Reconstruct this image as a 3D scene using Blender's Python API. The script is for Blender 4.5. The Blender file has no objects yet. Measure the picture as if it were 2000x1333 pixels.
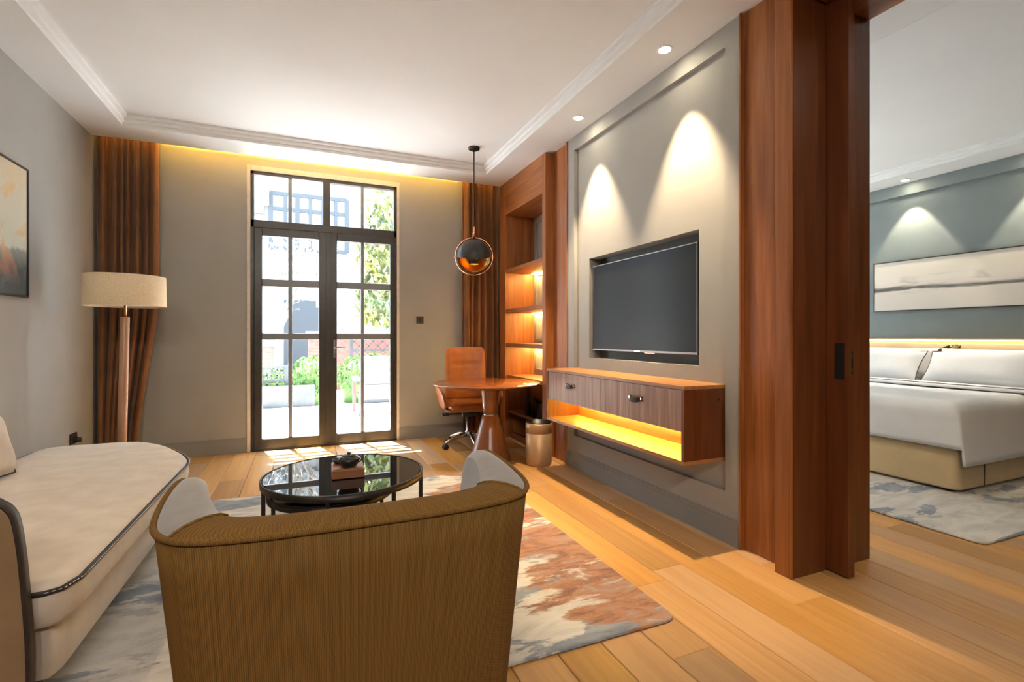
import bpy, math, random
from math import sin, cos, pi, radians as R
from mathutils import Vector, Euler

sc = bpy.context.scene
C = sc.collection
rnd = random.Random(7)

# ------------------------------------------------------------------ camera
FPX, HOR, CH = 962.0, 657.0, 1.2          # focal length and horizon row in the 2000x1333 frame, eye height
YAW = math.atan2(407, 962)
cam = bpy.data.objects.new('camera', bpy.data.cameras.new('camera'))
C.objects.link(cam)
cam.location = (0, 0, CH)
cam.rotation_euler = (R(90), 0, -YAW)
cam.data.sensor_width = 36
cam.data.lens = FPX / 2000 * 36
cam.data.shift_y = -(666.5 - HOR) / 2000
cam.data.clip_start = 0.05
sc.camera = cam

# ------------------------------------------------------------------ world, sun, exposure
w = bpy.data.worlds.new('world'); sc.world = w; w.use_nodes = True
bg = w.node_tree.nodes['Background']
bg.inputs[0].default_value = (0.74, 0.88, 1.0, 1)
bg.inputs[1].default_value = 10
sun = bpy.data.objects.new('sun', bpy.data.lights.new('sun', 'SUN')); C.objects.link(sun)
sun.data.energy = 75; sun.data.angle = R(0.8); sun.data.color = (1, .97, .92)
sun.rotation_euler = Vector((.067, -.258, -1)).to_track_quat('-Z', 'Y').to_euler()
sun.location = (0, 9, 12)
sc.view_settings.view_transform = 'Standard'
sc.view_settings.look = 'None'
sc.view_settings.gamma = 1
sc.view_settings.use_curve_mapping = False
sc.view_settings.exposure = 0.25

# ------------------------------------------------------------------ pixel helper (pixel + known plane -> point)
_F = Vector((sin(YAW), cos(YAW), 0)); _R = Vector((cos(YAW), -sin(YAW), 0))
def ray(u, v): return _F + _R * ((u - 1000) / FPX) + Vector((0, 0, (HOR - v) / FPX))
def at_y(u, v, y):
    d = ray(u, v); return Vector((0, 0, CH)) + d * (y / d.y)

# ------------------------------------------------------------------ materials
MATS = {}
def _new(name):
    m = bpy.data.materials.new(name); m.use_nodes = True
    nt = m.node_tree; return m, nt, nt.nodes['Principled BSDF']
def N(nt, t, **kw):
    n = nt.nodes.new(t)
    for k, v in kw.items():
        if k.startswith('i_'):
            n.inputs[k[2:].replace('_', ' ')].default_value = v
        else: setattr(n, k, v)
    return n
def L(nt, a, b): nt.links.new(a, b)
def ramp(nt, fac, stops, interp='LINEAR'):
    r = N(nt, 'ShaderNodeValToRGB'); e = r.color_ramp; e.interpolation = interp
    while len(e.elements) < len(stops): e.elements.new(.5)
    for el, (p, c) in zip(e.elements, stops): el.position = p; el.color = (*c, 1)
    L(nt, fac, r.inputs[0]); return r.outputs[0]
def coords(nt, scale=(1, 1, 1), kind='Object', rot=(0, 0, 0), loc=(0, 0, 0)):
    tc = N(nt, 'ShaderNodeTexCoord'); mp = N(nt, 'ShaderNodeMapping')
    mp.inputs['Scale'].default_value = scale; mp.inputs['Rotation'].default_value = rot; mp.inputs['Location'].default_value = loc
    L(nt, tc.outputs[kind], mp.inputs[0]); return mp.outputs[0]
def bump(nt, b, h, strength=.2, dist=.002):
    n = N(nt, 'ShaderNodeBump'); n.inputs['Strength'].default_value = strength; n.inputs['Distance'].default_value = dist
    L(nt, h, n.inputs['Height']); L(nt, n.outputs[0], b.inputs['Normal'])
def plain(name, col, rough=.5, metal=0., spec=.5, **kw):
    m, nt, b = _new(name)
    b.inputs['Base Color'].default_value = (*col, 1); b.inputs['Roughness'].default_value = rough
    b.inputs['Metallic'].default_value = metal; b.inputs['Specular IOR Level'].default_value = spec
    for k, v in kw.items(): b.inputs[k.replace('_', ' ')].default_value = v
    MATS[name] = m; return m
def varied(name, c1, c2, scale=8, rough=.6, bmp=.1, dist=.001, bscale=None, metal=0, spec=.4, stretch=(1, 1, 1), **kw):
    m, nt, b = _new(name); co = coords(nt, stretch)
    n = N(nt, 'ShaderNodeTexNoise', i_Scale=scale, i_Detail=5.); L(nt, co, n.inputs[0])
    L(nt, ramp(nt, n.outputs[0], [(.3, c1), (.7, c2)]), b.inputs['Base Color'])
    b.inputs['Roughness'].default_value = rough; b.inputs['Metallic'].default_value = metal; b.inputs['Specular IOR Level'].default_value = spec
    if bmp:
        n2 = N(nt, 'ShaderNodeTexNoise', i_Scale=bscale or scale * 20, i_Detail=3.); L(nt, co, n2.inputs[0]); bump(nt, b, n2.outputs[0], bmp, dist)
    for k, v in kw.items(): b.inputs[k.replace('_', ' ')].default_value = v
    MATS[name] = m; return m
def wood(name, c1, c2, c3, axis='z', rough=.35, sc_=1., bmp=.12, rand=0., coat=0., pore=.3):
    m, nt, b = _new(name)
    s = {'x': (.9, 14, 14), 'y': (14, .9, 14), 'z': (14, 14, .9)}[axis]
    tc = N(nt, 'ShaderNodeTexCoord'); oi = N(nt, 'ShaderNodeObjectInfo')
    ad = N(nt, 'ShaderNodeVectorMath', operation='MULTIPLY_ADD')
    cx = N(nt, 'ShaderNodeCombineXYZ')
    for k in range(3): L(nt, oi.outputs['Random'], cx.inputs[k])
    ad.inputs[1].default_value = (37, 53, 29)
    L(nt, cx.outputs[0], ad.inputs[0]); L(nt, tc.outputs['Object'], ad.inputs[2])
    mp = N(nt, 'ShaderNodeMapping'); mp.inputs['Scale'].default_value = [v * sc_ for v in s]; L(nt, ad.outputs[0], mp.inputs[0])
    n1 = N(nt, 'ShaderNodeTexNoise', i_Scale=1.0, i_Detail=6., i_Distortion=1.4); L(nt, mp.outputs[0], n1.inputs[0])
    mp2 = N(nt, 'ShaderNodeMapping'); mp2.inputs['Scale'].default_value = [v * sc_ * (6 if v > 5 else 2.5) for v in s]; L(nt, ad.outputs[0], mp2.inputs[0])
    n2 = N(nt, 'ShaderNodeTexNoise', i_Scale=1.0, i_Detail=4.); L(nt, mp2.outputs[0], n2.inputs[0])
    col = ramp(nt, n1.outputs[0], [(.25, c1), (.5, c2), (.75, c3)])
    mul = N(nt, 'ShaderNodeMix', data_type='RGBA', blend_type='MULTIPLY'); mul.inputs[0].default_value = pore
    L(nt, col, mul.inputs[6]); L(nt, ramp(nt, n2.outputs[0], [(.35, (.55, .5, .45)), (.55, (1, 1, 1))]), mul.inputs[7])
    out = mul.outputs[2]
    if rand:
        hs = N(nt, 'ShaderNodeHueSaturation'); mr = N(nt, 'ShaderNodeMapRange')
        mr.inputs[3].default_value = 1 - rand; mr.inputs[4].default_value = 1 + rand
        L(nt, oi.outputs['Random'], mr.inputs[0]); L(nt, mr.outputs[0], hs.inputs['Value']); L(nt, out, hs.inputs['Color']); out = hs.outputs[0]
        w1 = N(nt, 'ShaderNodeTexWhiteNoise', noise_dimensions='1D'); L(nt, oi.outputs['Random'], w1.inputs['W']); m2 = N(nt, 'ShaderNodeMapRange'); m2.inputs[3].default_value = .82; m2.inputs[4].default_value = 1.1; L(nt, w1.outputs[0], m2.inputs[0]); L(nt, m2.outputs[0], hs.inputs['Saturation'])
    L(nt, out, b.inputs['Base Color'])
    b.inputs['Roughness'].default_value = rough; b.inputs['Coat Weight'].default_value = coat; b.inputs['Coat Roughness'].default_value = .15
    if bmp: bump(nt, b, n2.outputs[0], bmp, .001)
    MATS[name] = m; return m
def weave(name, c1, c2, scale=260, rough=.85, bmp=.3, sheen=.2, vert=6.):
    m, nt, b = _new(name); co = coords(nt, (1, 1, 1))
    mp = coords(nt, (scale, scale, scale / vert))
    n = N(nt, 'ShaderNodeTexNoise', i_Scale=1., i_Detail=2.); L(nt, mp, n.inputs[0])
    n0 = N(nt, 'ShaderNodeTexNoise', i_Scale=3., i_Detail=3.); L(nt, co, n0.inputs[0])
    mx = N(nt, 'ShaderNodeMath', operation='MULTIPLY_ADD'); mx.inputs[1].default_value = .3; L(nt, n0.outputs[0], mx.inputs[0]); L(nt, n.outputs[0], mx.inputs[2])
    L(nt, ramp(nt, mx.outputs[0], [(.42, c1), (.85, c2)]), b.inputs['Base Color'])
    b.inputs['Roughness'].default_value = rough; b.inputs['Sheen Weight'].default_value = sheen; b.inputs['Sheen Roughness'].default_value = .4
    b.inputs['Specular IOR Level'].default_value = .2
    bump(nt, b, n.outputs[0], bmp, .001); MATS[name] = m; return m
def ribbed(name, c1, c2, ribs=720, cy=.4):
    m, nt, b = _new(name); tc = N(nt, 'ShaderNodeTexCoord'); sx = N(nt, 'ShaderNodeSeparateXYZ'); L(nt, tc.outputs['Object'], sx.inputs[0])
    def M(op, a, c=None):
        q = N(nt, 'ShaderNodeMath', operation=op)
        for k, v in enumerate((a, c)):
            if v is None: continue
            if isinstance(v, (int, float)): q.inputs[k].default_value = v
            else: L(nt, v, q.inputs[k])
        return q.outputs[0]
    ang = M('ARCTAN2', sx.outputs[0], M('SUBTRACT', cy, sx.outputs[1]))
    rib = M('MULTIPLY', M('ADD', M('SINE', M('MULTIPLY', ang, ribs)), 1), .5)
    zz = M('MULTIPLY', M('ADD', M('SINE', M('ADD', M('MULTIPLY', sx.outputs[2], 1500), M('MULTIPLY', ang, ribs / 2))), 1), .5)
    cv = N(nt, 'ShaderNodeCombineXYZ'); L(nt, M('MULTIPLY', ang, 75.), cv.inputs[0]); L(nt, M('MULTIPLY', sx.outputs[2], 2.2), cv.inputs[1])
    n = N(nt, 'ShaderNodeTexNoise', i_Scale=1., i_Detail=4.); L(nt, cv.outputs[0], n.inputs[0])
    tw = M('ADD', M('MULTIPLY', rib, .6), M('MULTIPLY', zz, .4))
    f = M('ADD', M('MULTIPLY', tw, .45), M('MULTIPLY', n.outputs[0], .48))
    L(nt, ramp(nt, f, [(.22, c1), (.85, c2)]), b.inputs['Base Color']); b.inputs['Roughness'].default_value = .85; b.inputs['Specular IOR Level'].default_value = .2
    bump(nt, b, tw, .35, .0012); MATS[name] = m; return m
def emis(name, col, strength):
    m, nt, b = _new(name)
    b.inputs['Base Color'].default_value = (*col, 1); b.inputs['Emission Color'].default_value = (*col, 1); b.inputs['Emission Strength'].default_value = strength
    MATS[name] = m; return m
def glass(name, tint=(1, 1, 1)):
    m = bpy.data.materials.new(name); m.use_nodes = True; nt = m.node_tree; nt.nodes.clear()
    o = N(nt, 'ShaderNodeOutputMaterial'); t = N(nt, 'ShaderNodeBsdfTransparent'); g = N(nt, 'ShaderNodeBsdfGlossy'); mx = N(nt, 'ShaderNodeMixShader'); f = N(nt, 'ShaderNodeLayerWeight'); pw = N(nt, 'ShaderNodeMath', operation='POWER'); ma = N(nt, 'ShaderNodeMath', operation='MULTIPLY_ADD')
    t.inputs[0].default_value = (*tint, 1); g.inputs['Roughness'].default_value = .0; f.inputs[0].default_value = .5; pw.inputs[1].default_value = 5; ma.inputs[1].default_value = .5; ma.inputs[2].default_value = .025
    L(nt, f.outputs['Facing'], pw.inputs[0]); L(nt, pw.outputs[0], ma.inputs[0]); L(nt, ma.outputs[0], mx.inputs[0]); L(nt, t.outputs[0], mx.inputs[1]); L(nt, g.outputs[0], mx.inputs[2]); L(nt, mx.outputs[0], o.inputs[0])
    MATS[name] = m; return m

varied('paint', (.295, .288, .27), (.318, .31, .29), 3, .75, .08, .0005, 220)
varied('paint_base', (.215, .21, .198), (.235, .228, .215), 3, .55, .04, .0005, 200)
varied('teal_paint', (.155, .185, .188), (.172, .204, .206), 3, .7, .05, .0005, 200)
varied('plaster', (.77, .79, .80), (.80, .82, .83), 2, .8, .04, .0005, 160)
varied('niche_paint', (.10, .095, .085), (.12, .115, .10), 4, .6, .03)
wood('cherry', (.20, .058, .012), (.30, .098, .022), (.40, .145, .038), 'z', .45, coat=.06)
wood('cherry_y', (.20, .058, .012), (.30, .098, .022), (.40, .145, .038), 'y', .45, coat=.06)
wood('cherry_dark', (.085, .022, .004), (.125, .034, .007), (.17, .048, .010), 'z', .4, coat=.1)
wood('console_wood', (.27, .115, .034), (.36, .165, .052), (.45, .22, .08), 'y', .42)
wood('drawer_wood', (.19, .095, .06), (.32, .18, .12), (.50, .32, .23), 'z', .5, sc_=1.1, pore=.5)
wood('desk_wood', (.18, .045, .010), (.27, .075, .018), (.36, .11, .03), 'x', .22, coat=.4)
wood('desk_base', (.20, .060, .014), (.27, .085, .022), (.33, .115, .03), 'z', .3, bmp=.03, coat=.3)
wood('lamp_wood', (.36, .19, .11), (.44, .25, .15), (.52, .31, .20), 'z', .35, bmp=.03)
wood('tray_wood', (.22, .08, .03), (.32, .13, .055), (.40, .18, .08), 'x', .4)
wood('plank_wood', (.41, .205, .060), (.46, .24, .074), (.51, .275, .094), 'y', .40, sc_=.6, rand=.26, bmp=.06, pore=.26)
plain('gap_dark', (.045, .022, .010), .9)
varied('black_frame', (.032, .030, .027), (.045, .042, .038), 10, .32, .03)
varied('muntin_grey_flare', (.15, .168, .19), (.18, .20, .22), 10, .4, .03)  # bars lightened to blue-grey: window flare put into their colour
varied('black_metal', (.022, .018, .016), (.035, .028, .024), 12, .38, .03, metal=.6)
plain('black_glass', (.004, .0045, .005), .015, 0, .8)
plain('screen', (.012, .012, .012), .30, 0, .18)
plain('tv_bezel', (.24, .22, .21), .35, .8)
plain('chrome', (.75, .74, .72), .18, 1.)
plain('copper', (.72, .34, .20), .22, 1.)
plain('gold_inner', (.85, .50, .14), .28, 1.)
plain('brass', (.62, .45, .20), .35, 1.)
varied('pendant_black', (.018, .018, .019), (.026, .026, .027), 14, .42, .02)
varied('bronze_bin', (.48, .31, .17), (.54, .35, .195), 6, .42, .03, metal=.55)
plain('black_plastic', (.012, .012, .013), .4)
varied('switch_metal', (.06, .052, .045), (.075, .065, .055), 20, .4, .02, metal=.4)
varied('leather', (.30, .095, .022), (.37, .125, .032), 18, .40, .25, .0012, 160)
weave('linen_shade', (.62, .47, .29), (.86, .69, .47), 220, .9, .3, .1, 1.)
varied('sofa_velvet', (.47, .40, .335), (.58, .505, .43), 9, .85, .15, .001, 300, Sheen_Weight=.35)
varied('sofa_panel', (.22, .14, .075), (.27, .175, .095), 9, .85, .15, .001, 300)
varied('piping_dark', (.02, .014, .012), (.035, .026, .022), 60, .55, .3)
ribbed('chair_weave', (.09, .044, .008), (.26, .142, .036))
varied('chair_velvet', (.195, .18, .17), (.245, .228, .215), 14, .85, .12, .001, 300, Sheen_Weight=.4)
varied('curtain_velvet', (.125, .046, .012), (.22, .088, .026), 3, .9, .12, .001, 240, Sheen_Weight=.15)
varied('white_linen', (.70, .725, .76), (.76, .785, .82), 5, .8, .06, .001, 300)
varied('bed_fabric', (.55, .42, .24), (.61, .47, .28), 8, .85, .15, .001, 260)
varied('headboard_fabric', (.62, .46, .26), (.68, .51, .30), 8, .7, .1, .001, 240)
plain('trim_brown', (.10, .06, .04), .7)
emis('led_amber', (1., .66, .10), 190)
emis('led_cove', (1., .55, .10), 230)
emis('led_shelf', (1., .64, .20), 210)
emis('led_head', (1., .70, .36), 16)
emis('led_bulb', (1., .66, .22), 330)
emis('lens', (1., .86, .62), 160)
glass('pane_glass')
varied('stone_trim', (.55, .50, .44), (.66, .60, .53), 20, .7, .1)
varied('ceramic_dark', (.012, .011, .010), (.03, .026, .022), 30, .3, .2, .001, 80)
# outdoors
varied('terrace_stone', (.62, .62, .62), (.72, .72, .71), 4, .8, .1)
varied('facade', (.15, .155, .16), (.19, .19, .19), 2, .8, .1)
varied('facade_trim', (.24, .24, .24), (.28, .28, .275), 2, .8, .1)
plain('blue_frame', (.024, .032, .042), .5)
plain('far_glass', (.15, .18, .20), .1, 0, .8)
varied('brick_red', (.19, .075, .062), (.26, .11, .092), 12, .85, .2)
varied('hedge_leaf', (.045, .11, .03), (.11, .19, .045), 6, .7, .0)
varied('magnolia_leaf', (.06, .11, .055), (.22, .21, .05), 2.2, .45, .0)
varied('pale_leaf', (.13, .125, .115), (.20, .195, .18), 4, .7, .0)
varied('bark', (.20, .17, .14), (.32, .28, .24), 14, .9, .3)
varied('fence_grey', (.045, .052, .058), (.065, .072, .078), 8, .7, .1)
varied('planter_grey', (.05, .054, .058), (.07, .074, .078), 5, .8, .1)
varied('outdoor_cushion', (.13, .118, .115), (.16, .148, .145), 6, .8, .05)
wood('outdoor_wood', (.10, .055, .05), (.13, .075, .07), (.16, .10, .09), 'z', .6)

# rug: ivory ground with slate drifts (west) and rust drifts (east)
def rug_mat(name, rust, x0, x1):
    m, nt, b = _new(name)
    co = coords(nt, (1, 1, 1)); st = coords(nt, (1.3, 3.1, 1), rot=(0, 0, R(-18)))
    def noise(v, s, d=6., dist=0., rough=.55):
        n = N(nt, 'ShaderNodeTexNoise', i_Scale=s, i_Detail=d, i_Distortion=dist, i_Roughness=rough + .07); L(nt, v, n.inputs[0]); return n.outputs[0]
    nA = noise(st, 1.05, 7., .5); nB = noise(coords(nt, (1.2, 3.4, 1), rot=(0, 0, R(-14)), loc=(3.1, 1.7, 0)), 1.2, 8., .7); nC = noise(st, 2.1, 8., .9, .6)
    base = ramp(nt, nC, [(.30, (.36, .335, .30)), (.5, (.52, .49, .44)), (.7, (.62, .59, .54))])
    def over(bcol, fac, col):
        mx = N(nt, 'ShaderNodeMix', data_type='RGBA'); L(nt, fac, mx.inputs[0]); L(nt, bcol, mx.inputs[6])
        if isinstance(col, tuple): mx.inputs[7].default_value = (*col, 1)
        else: L(nt, col, mx.inputs[7])
        return mx.outputs[2]
    def bw(v, lo, hi): return ramp(nt, v, [(lo, (0, 0, 0)), (hi, (1, 1, 1))])
    c = over(base, bw(nA, .535, .56), ramp(nt, nC, [(.35, (.13, .155, .19)), (.6, (.27, .29, .32)), (.8, (.36, .36, .36))]))
    c = over(c, bw(nB, .60, .615), ramp(nt, nC, [(.35, (.30, .28, .26)), (.7, (.44, .42, .39))]))
    if rust:
        sx = N(nt, 'ShaderNodeSeparateXYZ'); L(nt, co, sx.inputs[0])
        mr = N(nt, 'ShaderNodeMapRange'); mr.inputs[1].default_value = x0; mr.inputs[2].default_value = x1; mr.inputs[3].default_value = -.16; mr.inputs[4].default_value = .13; L(nt, sx.outputs[0], mr.inputs[0])
        ad = N(nt, 'ShaderNodeMath', operation='ADD'); L(nt, noise(coords(nt, (1.0, 2.6, 1), rot=(0, 0, R(-22)), loc=(.4, .9, 0)), 1.5, 7., .5), ad.inputs[0]); L(nt, mr.outputs[0], ad.inputs[1])
        c = over(c, bw(ad.outputs[0], .545, .585), ramp(nt, noise(coords(nt, (2.2, 7., 1), rot=(0, 0, R(-20)), loc=(1.3, 2.2, 0)), 1.6, 9., .8, .68), [(.34, (.13, .075, .055)), (.45, (.24, .115, .068)), (.53, (.36, .17, .085)), (.60, (.30, .21, .165)), (.70, (.44, .37, .32))]))
    else:
        c = over(c, bw(noise(co, 5., 6., .6), .66, .68), (.20, .20, .22))
    L(nt, c, b.inputs['Base Color']); b.inputs['Roughness'].default_value = .95; b.inputs['Specular IOR Level'].default_value = .1
    b.inputs['Sheen Weight'].default_value = .2
    bump(nt, b, noise(co, 260, 2.), .5, .003); MATS[name] = m
rug_mat('rug_living', True, 0.2, 1.35)
rug_mat('rug_bedroom', False, 0, 1)

def art_mat(name, kind):
    m, nt, b = _new(name); tc = N(nt, 'ShaderNodeTexCoord'); sx = N(nt, 'ShaderNodeSeparateXYZ'); L(nt, tc.outputs['Generated'], sx.inputs[0])
    def noise(scale, s, d=6., dist=0.):
        n = N(nt, 'ShaderNodeTexNoise', i_Scale=s, i_Detail=d, i_Distortion=dist); L(nt, coords(nt, scale), n.inputs[0]); return n.outputs[0]
    def add(a, k, bb):
        q = N(nt, 'ShaderNodeMath', operation='MULTIPLY_ADD'); L(nt, a, q.inputs[0]); q.inputs[1].default_value = k; L(nt, bb, q.inputs[2]); return q.outputs[0]
    def mix(f, a, bb):
        x = N(nt, 'ShaderNodeMix', data_type='RGBA'); L(nt, f, x.inputs[0]); L(nt, a, x.inputs[6]); L(nt, bb, x.inputs[7]); return x.outputs[2]
    if kind == 'left':
        h = add(noise((1, 2, 1), 3., 7., .8), .16, sx.outputs[2])
        c = ramp(nt, h, [(.0, (.035, .05, .058)), (.27, (.045, .065, .07)), (.335, (.13, .16, .145)), (.42, (.22, .26, .235)), (.45, (.55, .58, .50)), (.7, (.60, .58, .46)), (1., (.56, .47, .32))])
        g = ramp(nt, noise((1, 2, 1.6), 2.6, 7., 1.), [(.52, (0, 0, 0)), (.62, (.85, .85, .85))])
        c = mix(g, c, ramp(nt, h, [(.2, (.10, .10, .10)), (.33, (.36, .15, .09)), (.5, (.62, .46, .25)), (.8, (.66, .42, .16))]))
    else:
        h = add(noise((1, .9, 5), 1.6, 7., .6), .22, sx.outputs[2])
        c = ramp(nt, h, [(.0, (.50, .47, .42)), (.40, (.53, .49, .44)), (.49, (.55, .50, .45)), (.52, (.07, .065, .06)), (.56, (.09, .085, .08)), (.60, (.55, .50, .45)), (.70, (.58, .54, .48)), (1., (.56, .52, .45))])
        g = ramp(nt, noise((1, 1.3, 6), 2.3, 7., .4), [(.52, (0, 0, 0)), (.70, (.75, .75, .75))])
        band = ramp(nt, sx.outputs[2], [(.30, (0, 0, 0)), (.42, (1, 1, 1)), (.60, (1, 1, 1)), (.72, (0, 0, 0))])
        q = N(nt, 'ShaderNodeMix', data_type='RGBA', blend_type='MULTIPLY'); q.inputs[0].default_value = 1; L(nt, g, q.inputs[6]); L(nt, band, q.inputs[7])
        k = N(nt, 'ShaderNodeRGB'); k.outputs[0].default_value = (.25, .235, .22, 1)
        c = mix(q.outputs[2], c, k.outputs[0])
    L(nt, c, b.inputs['Base Color']); b.inputs['Roughness'].default_value = .6
    bump(nt, b, noise((1, 1, 1), 60., 3.), .2, .001); MATS[name] = m
art_mat('art_left', 'left'); art_mat('art_bed', 'bed')

# ------------------------------------------------------------------ mesh building
class MB:
    def __init__(s): s.v = []; s.f = []
    def add(s, vs, fs):
        o = len(s.v); s.v += [tuple(p) for p in vs]; s.f += [tuple(i + o for i in f) for f in fs]; return s
    def box(s, x0, x1, y0, y1, z0, z1):
        return s.add([(x, y, z) for z in (z0, z1) for y in (y0, y1) for x in (x0, x1)],
                     [(0, 2, 3, 1), (4, 5, 7, 6), (0, 1, 5, 4), (2, 6, 7, 3), (0, 4, 6, 2), (1, 3, 7, 5)])
    def loops(s, rings, close=True, cap0=True, cap1=True):
        n = len(rings[0]); vs = [p for r in rings for p in r]; fs = []
        for k in range(len(rings) - 1):
            for i in range(n if close else n - 1):
                j = (i + 1) % n; fs.append((k * n + i, k * n + j, (k + 1) * n + j, (k + 1) * n + i))
        if cap0: fs.append(tuple(reversed(range(n))))
        if cap1: fs.append(tuple(range((len(rings) - 1) * n, len(rings) * n)))
        return s.add(vs, fs)
    def lathe(s, prof, cx=0, cy=0, n=32, cap0=True, cap1=True):
        return s.loops([[(cx + r * cos(2 * pi * i / n), cy + r * sin(2 * pi * i / n), z) for i in range(n)] for r, z in prof], True, cap0, cap1)
    def tube(s, pts, r, n=8, closed=False):
        P = [Vector(p) for p in pts]; m = len(P); rings = []; up = None
        for i, p in enumerate(P):
            a = P[(i - 1) % m] if (closed or i > 0) else p; c = P[(i + 1) % m] if (closed or i < m - 1) else p
            t = (c - a).normalized()
            if up is None: up = Vector((0, 0, 1)) if abs(t.z) < .9 else Vector((1, 0, 0))
            x = t.cross(up)
            if x.length < 1e-5: x = t.cross(Vector((0, 1, .1)))
            x.normalize(); y = x.cross(t); up = y
            rr = r[i] if isinstance(r, (list, tuple)) else r
            rings.append([p + x * rr * cos(2 * pi * k / n) + y * rr * sin(2 * pi * k / n) for k in range(n)])
        if closed: rings.append(rings[0]); return s.loops(rings, True, False, False)
        return s.loops(rings)
    def bar(s, a, b, w, h):
        a, b = Vector(a), Vector(b); t = (b - a).normalized(); up = Vector((0, 0, 1)) if abs(t.z) < .95 else Vector((0, 1, 0))
        x = t.cross(up).normalized(); y = x.cross(t)
        return s.loops([[p + x * sx * w / 2 + y * sy * h / 2 for sx, sy in ((-1, -1), (1, -1), (1, 1), (-1, 1))] for p in (a, b)])
    def prism(s, poly, fn0, fn1): return s.loops([[fn0(p) for p in poly], [fn1(p) for p in poly]])

ORI = {}
def obj(name, mb, mat, parent=None, smooth=False, bev=0, local=False, seg=2, sub=0, solid=0):
    o0 = Vector((0, 0, 0)) if (local or parent is None) else ORI[parent.name]
    me = bpy.data.meshes.new(name)
    me.from_pydata([tuple(Vector(p) - o0) for p in mb.v], [], mb.f); me.update()
    me.materials.append(MATS[mat])
    o = bpy.data.objects.new(name, me); C.objects.link(o)
    if parent is not None: o.parent = parent
    ORI[o.name] = o0 if not local else Vector((0, 0, 0))
    if solid:
        md = o.modifiers.new('s', 'SOLIDIFY'); md.thickness = solid; md.offset = 0
    if bev:
        md = o.modifiers.new('b', 'BEVEL'); md.width = bev; md.segments = seg; md.limit_method = 'ANGLE'; md.angle_limit = R(40)
    if sub:
        md = o.modifiers.new('u', 'SUBSURF'); md.levels = sub; md.render_levels = sub
    if smooth:
        for p in me.polygons: p.use_smooth = True
    return o
def thing(name, label, cat, loc=(0, 0, 0), rotz=0, group=None, kind=None):
    o = bpy.data.objects.new(name, None); C.objects.link(o); o.location = loc; o.rotation_euler = (0, 0, rotz); o.empty_display_size = .1
    tag(o, label, cat, group, kind); ORI[o.name] = Vector(loc); return o
def tag(o, label, cat, group=None, kind=None):
    o['label'] = label; o['category'] = cat
    if group: o['group'] = group
    if kind: o['kind'] = kind
    return o
def struct(name, mb, mat, label, cat, **kw): return tag(obj(name, mb, mat, **kw), label, cat, kind='structure')
def B(*a): return MB().box(*a)
def catmull(P, n):
    P = [Vector(p) for p in P]; out = []
    for i in range(len(P) - 1):
        p0, p1, p2, p3 = P[max(i - 1, 0)], P[i], P[i + 1], P[min(i + 2, len(P) - 1)]
        for k in range(n):
            t = k / n; out.append(.5 * ((2 * p1) + (p2 - p0) * t + (2 * p0 - 5 * p1 + 4 * p2 - p3) * t * t + (3 * p1 - p0 - 3 * p2 + p3) * t ** 3))
    out.append(P[-1]); return out
def inset(poly, d):
    n = len(poly); out = []
    for i in range(n):
        a, p, c = Vector(poly[i - 1]), Vector(poly[i]), Vector(poly[(i + 1) % n])
        e1 = (p - a).normalized(); e2 = (c - p).normalized(); n1 = Vector((-e1.y, e1.x)); n2 = Vector((-e2.y, e2.x))
        m = n1 + n2
        if m.length < 1e-6: m = n1
        m.normalize(); k = max(.5, m.dot(n1)); out.append(p + m * d / k)
    return out
def round_poly(poly, radii, n=6):
    out = []; N_ = len(poly)
    for i in range(N_):
        a, p, c = Vector(poly[i - 1]), Vector(poly[i]), Vector(poly[(i + 1) % N_]); r = radii[i] if isinstance(radii, (list, tuple)) else radii
        u = (a - p).normalized(); v = (c - p).normalized(); s = p + u * r; e = p + v * r
        for k in range(n + 1):
            t = k / n; out.append((1 - t) ** 2 * s + 2 * t * (1 - t) * p + t * t * e)
    return out
def slab_rings(poly, prof): return [[(q.x, q.y, z) for q in (inset(poly, d) if d else [Vector(p) for p in poly])] for d, z in prof]
def disc_light(name, x, y, z, aim, watts, size, blend, col, label, group, rad=.035):
    t = thing(name, label, 'ceiling light', (x, y, z), 0, group)
    obj('trim_ring', MB().lathe([(rad + .016, z), (rad + .015, z - .006), (rad + .002, z - .006), (rad, z - .001)], x, y, 24, False, False), 'plaster', t, True)
    obj('lens', MB().lathe([(rad, z - .0015), (rad * .9, z - .003)], x, y, 20), 'lens', t)
    l = bpy.data.lights.new('downlight_beam', 'SPOT'); l.energy = watts; l.spot_size = R(size); l.spot_blend = blend; l.color = col; l.shadow_soft_size = .009
    lo = bpy.data.objects.new('downlight_beam', l); C.objects.link(lo); lo.parent = t; lo.location = (0, 0, -.012)
    lo.rotation_euler = Vector(aim).to_track_quat('-Z', 'Y').to_euler()
    return t

# ================================================================== THE SHELL
XL, XR, YF, ZS, ZC = -1.765, 2.27, 5.754, 3.018, 3.105
YN = -2.3                      # wall behind the camera
XT, XB = 6.63, 2.80            # headboard wall, bedroom face of the partition
YJ = 1.695                     # jamb line of the doorway

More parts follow.
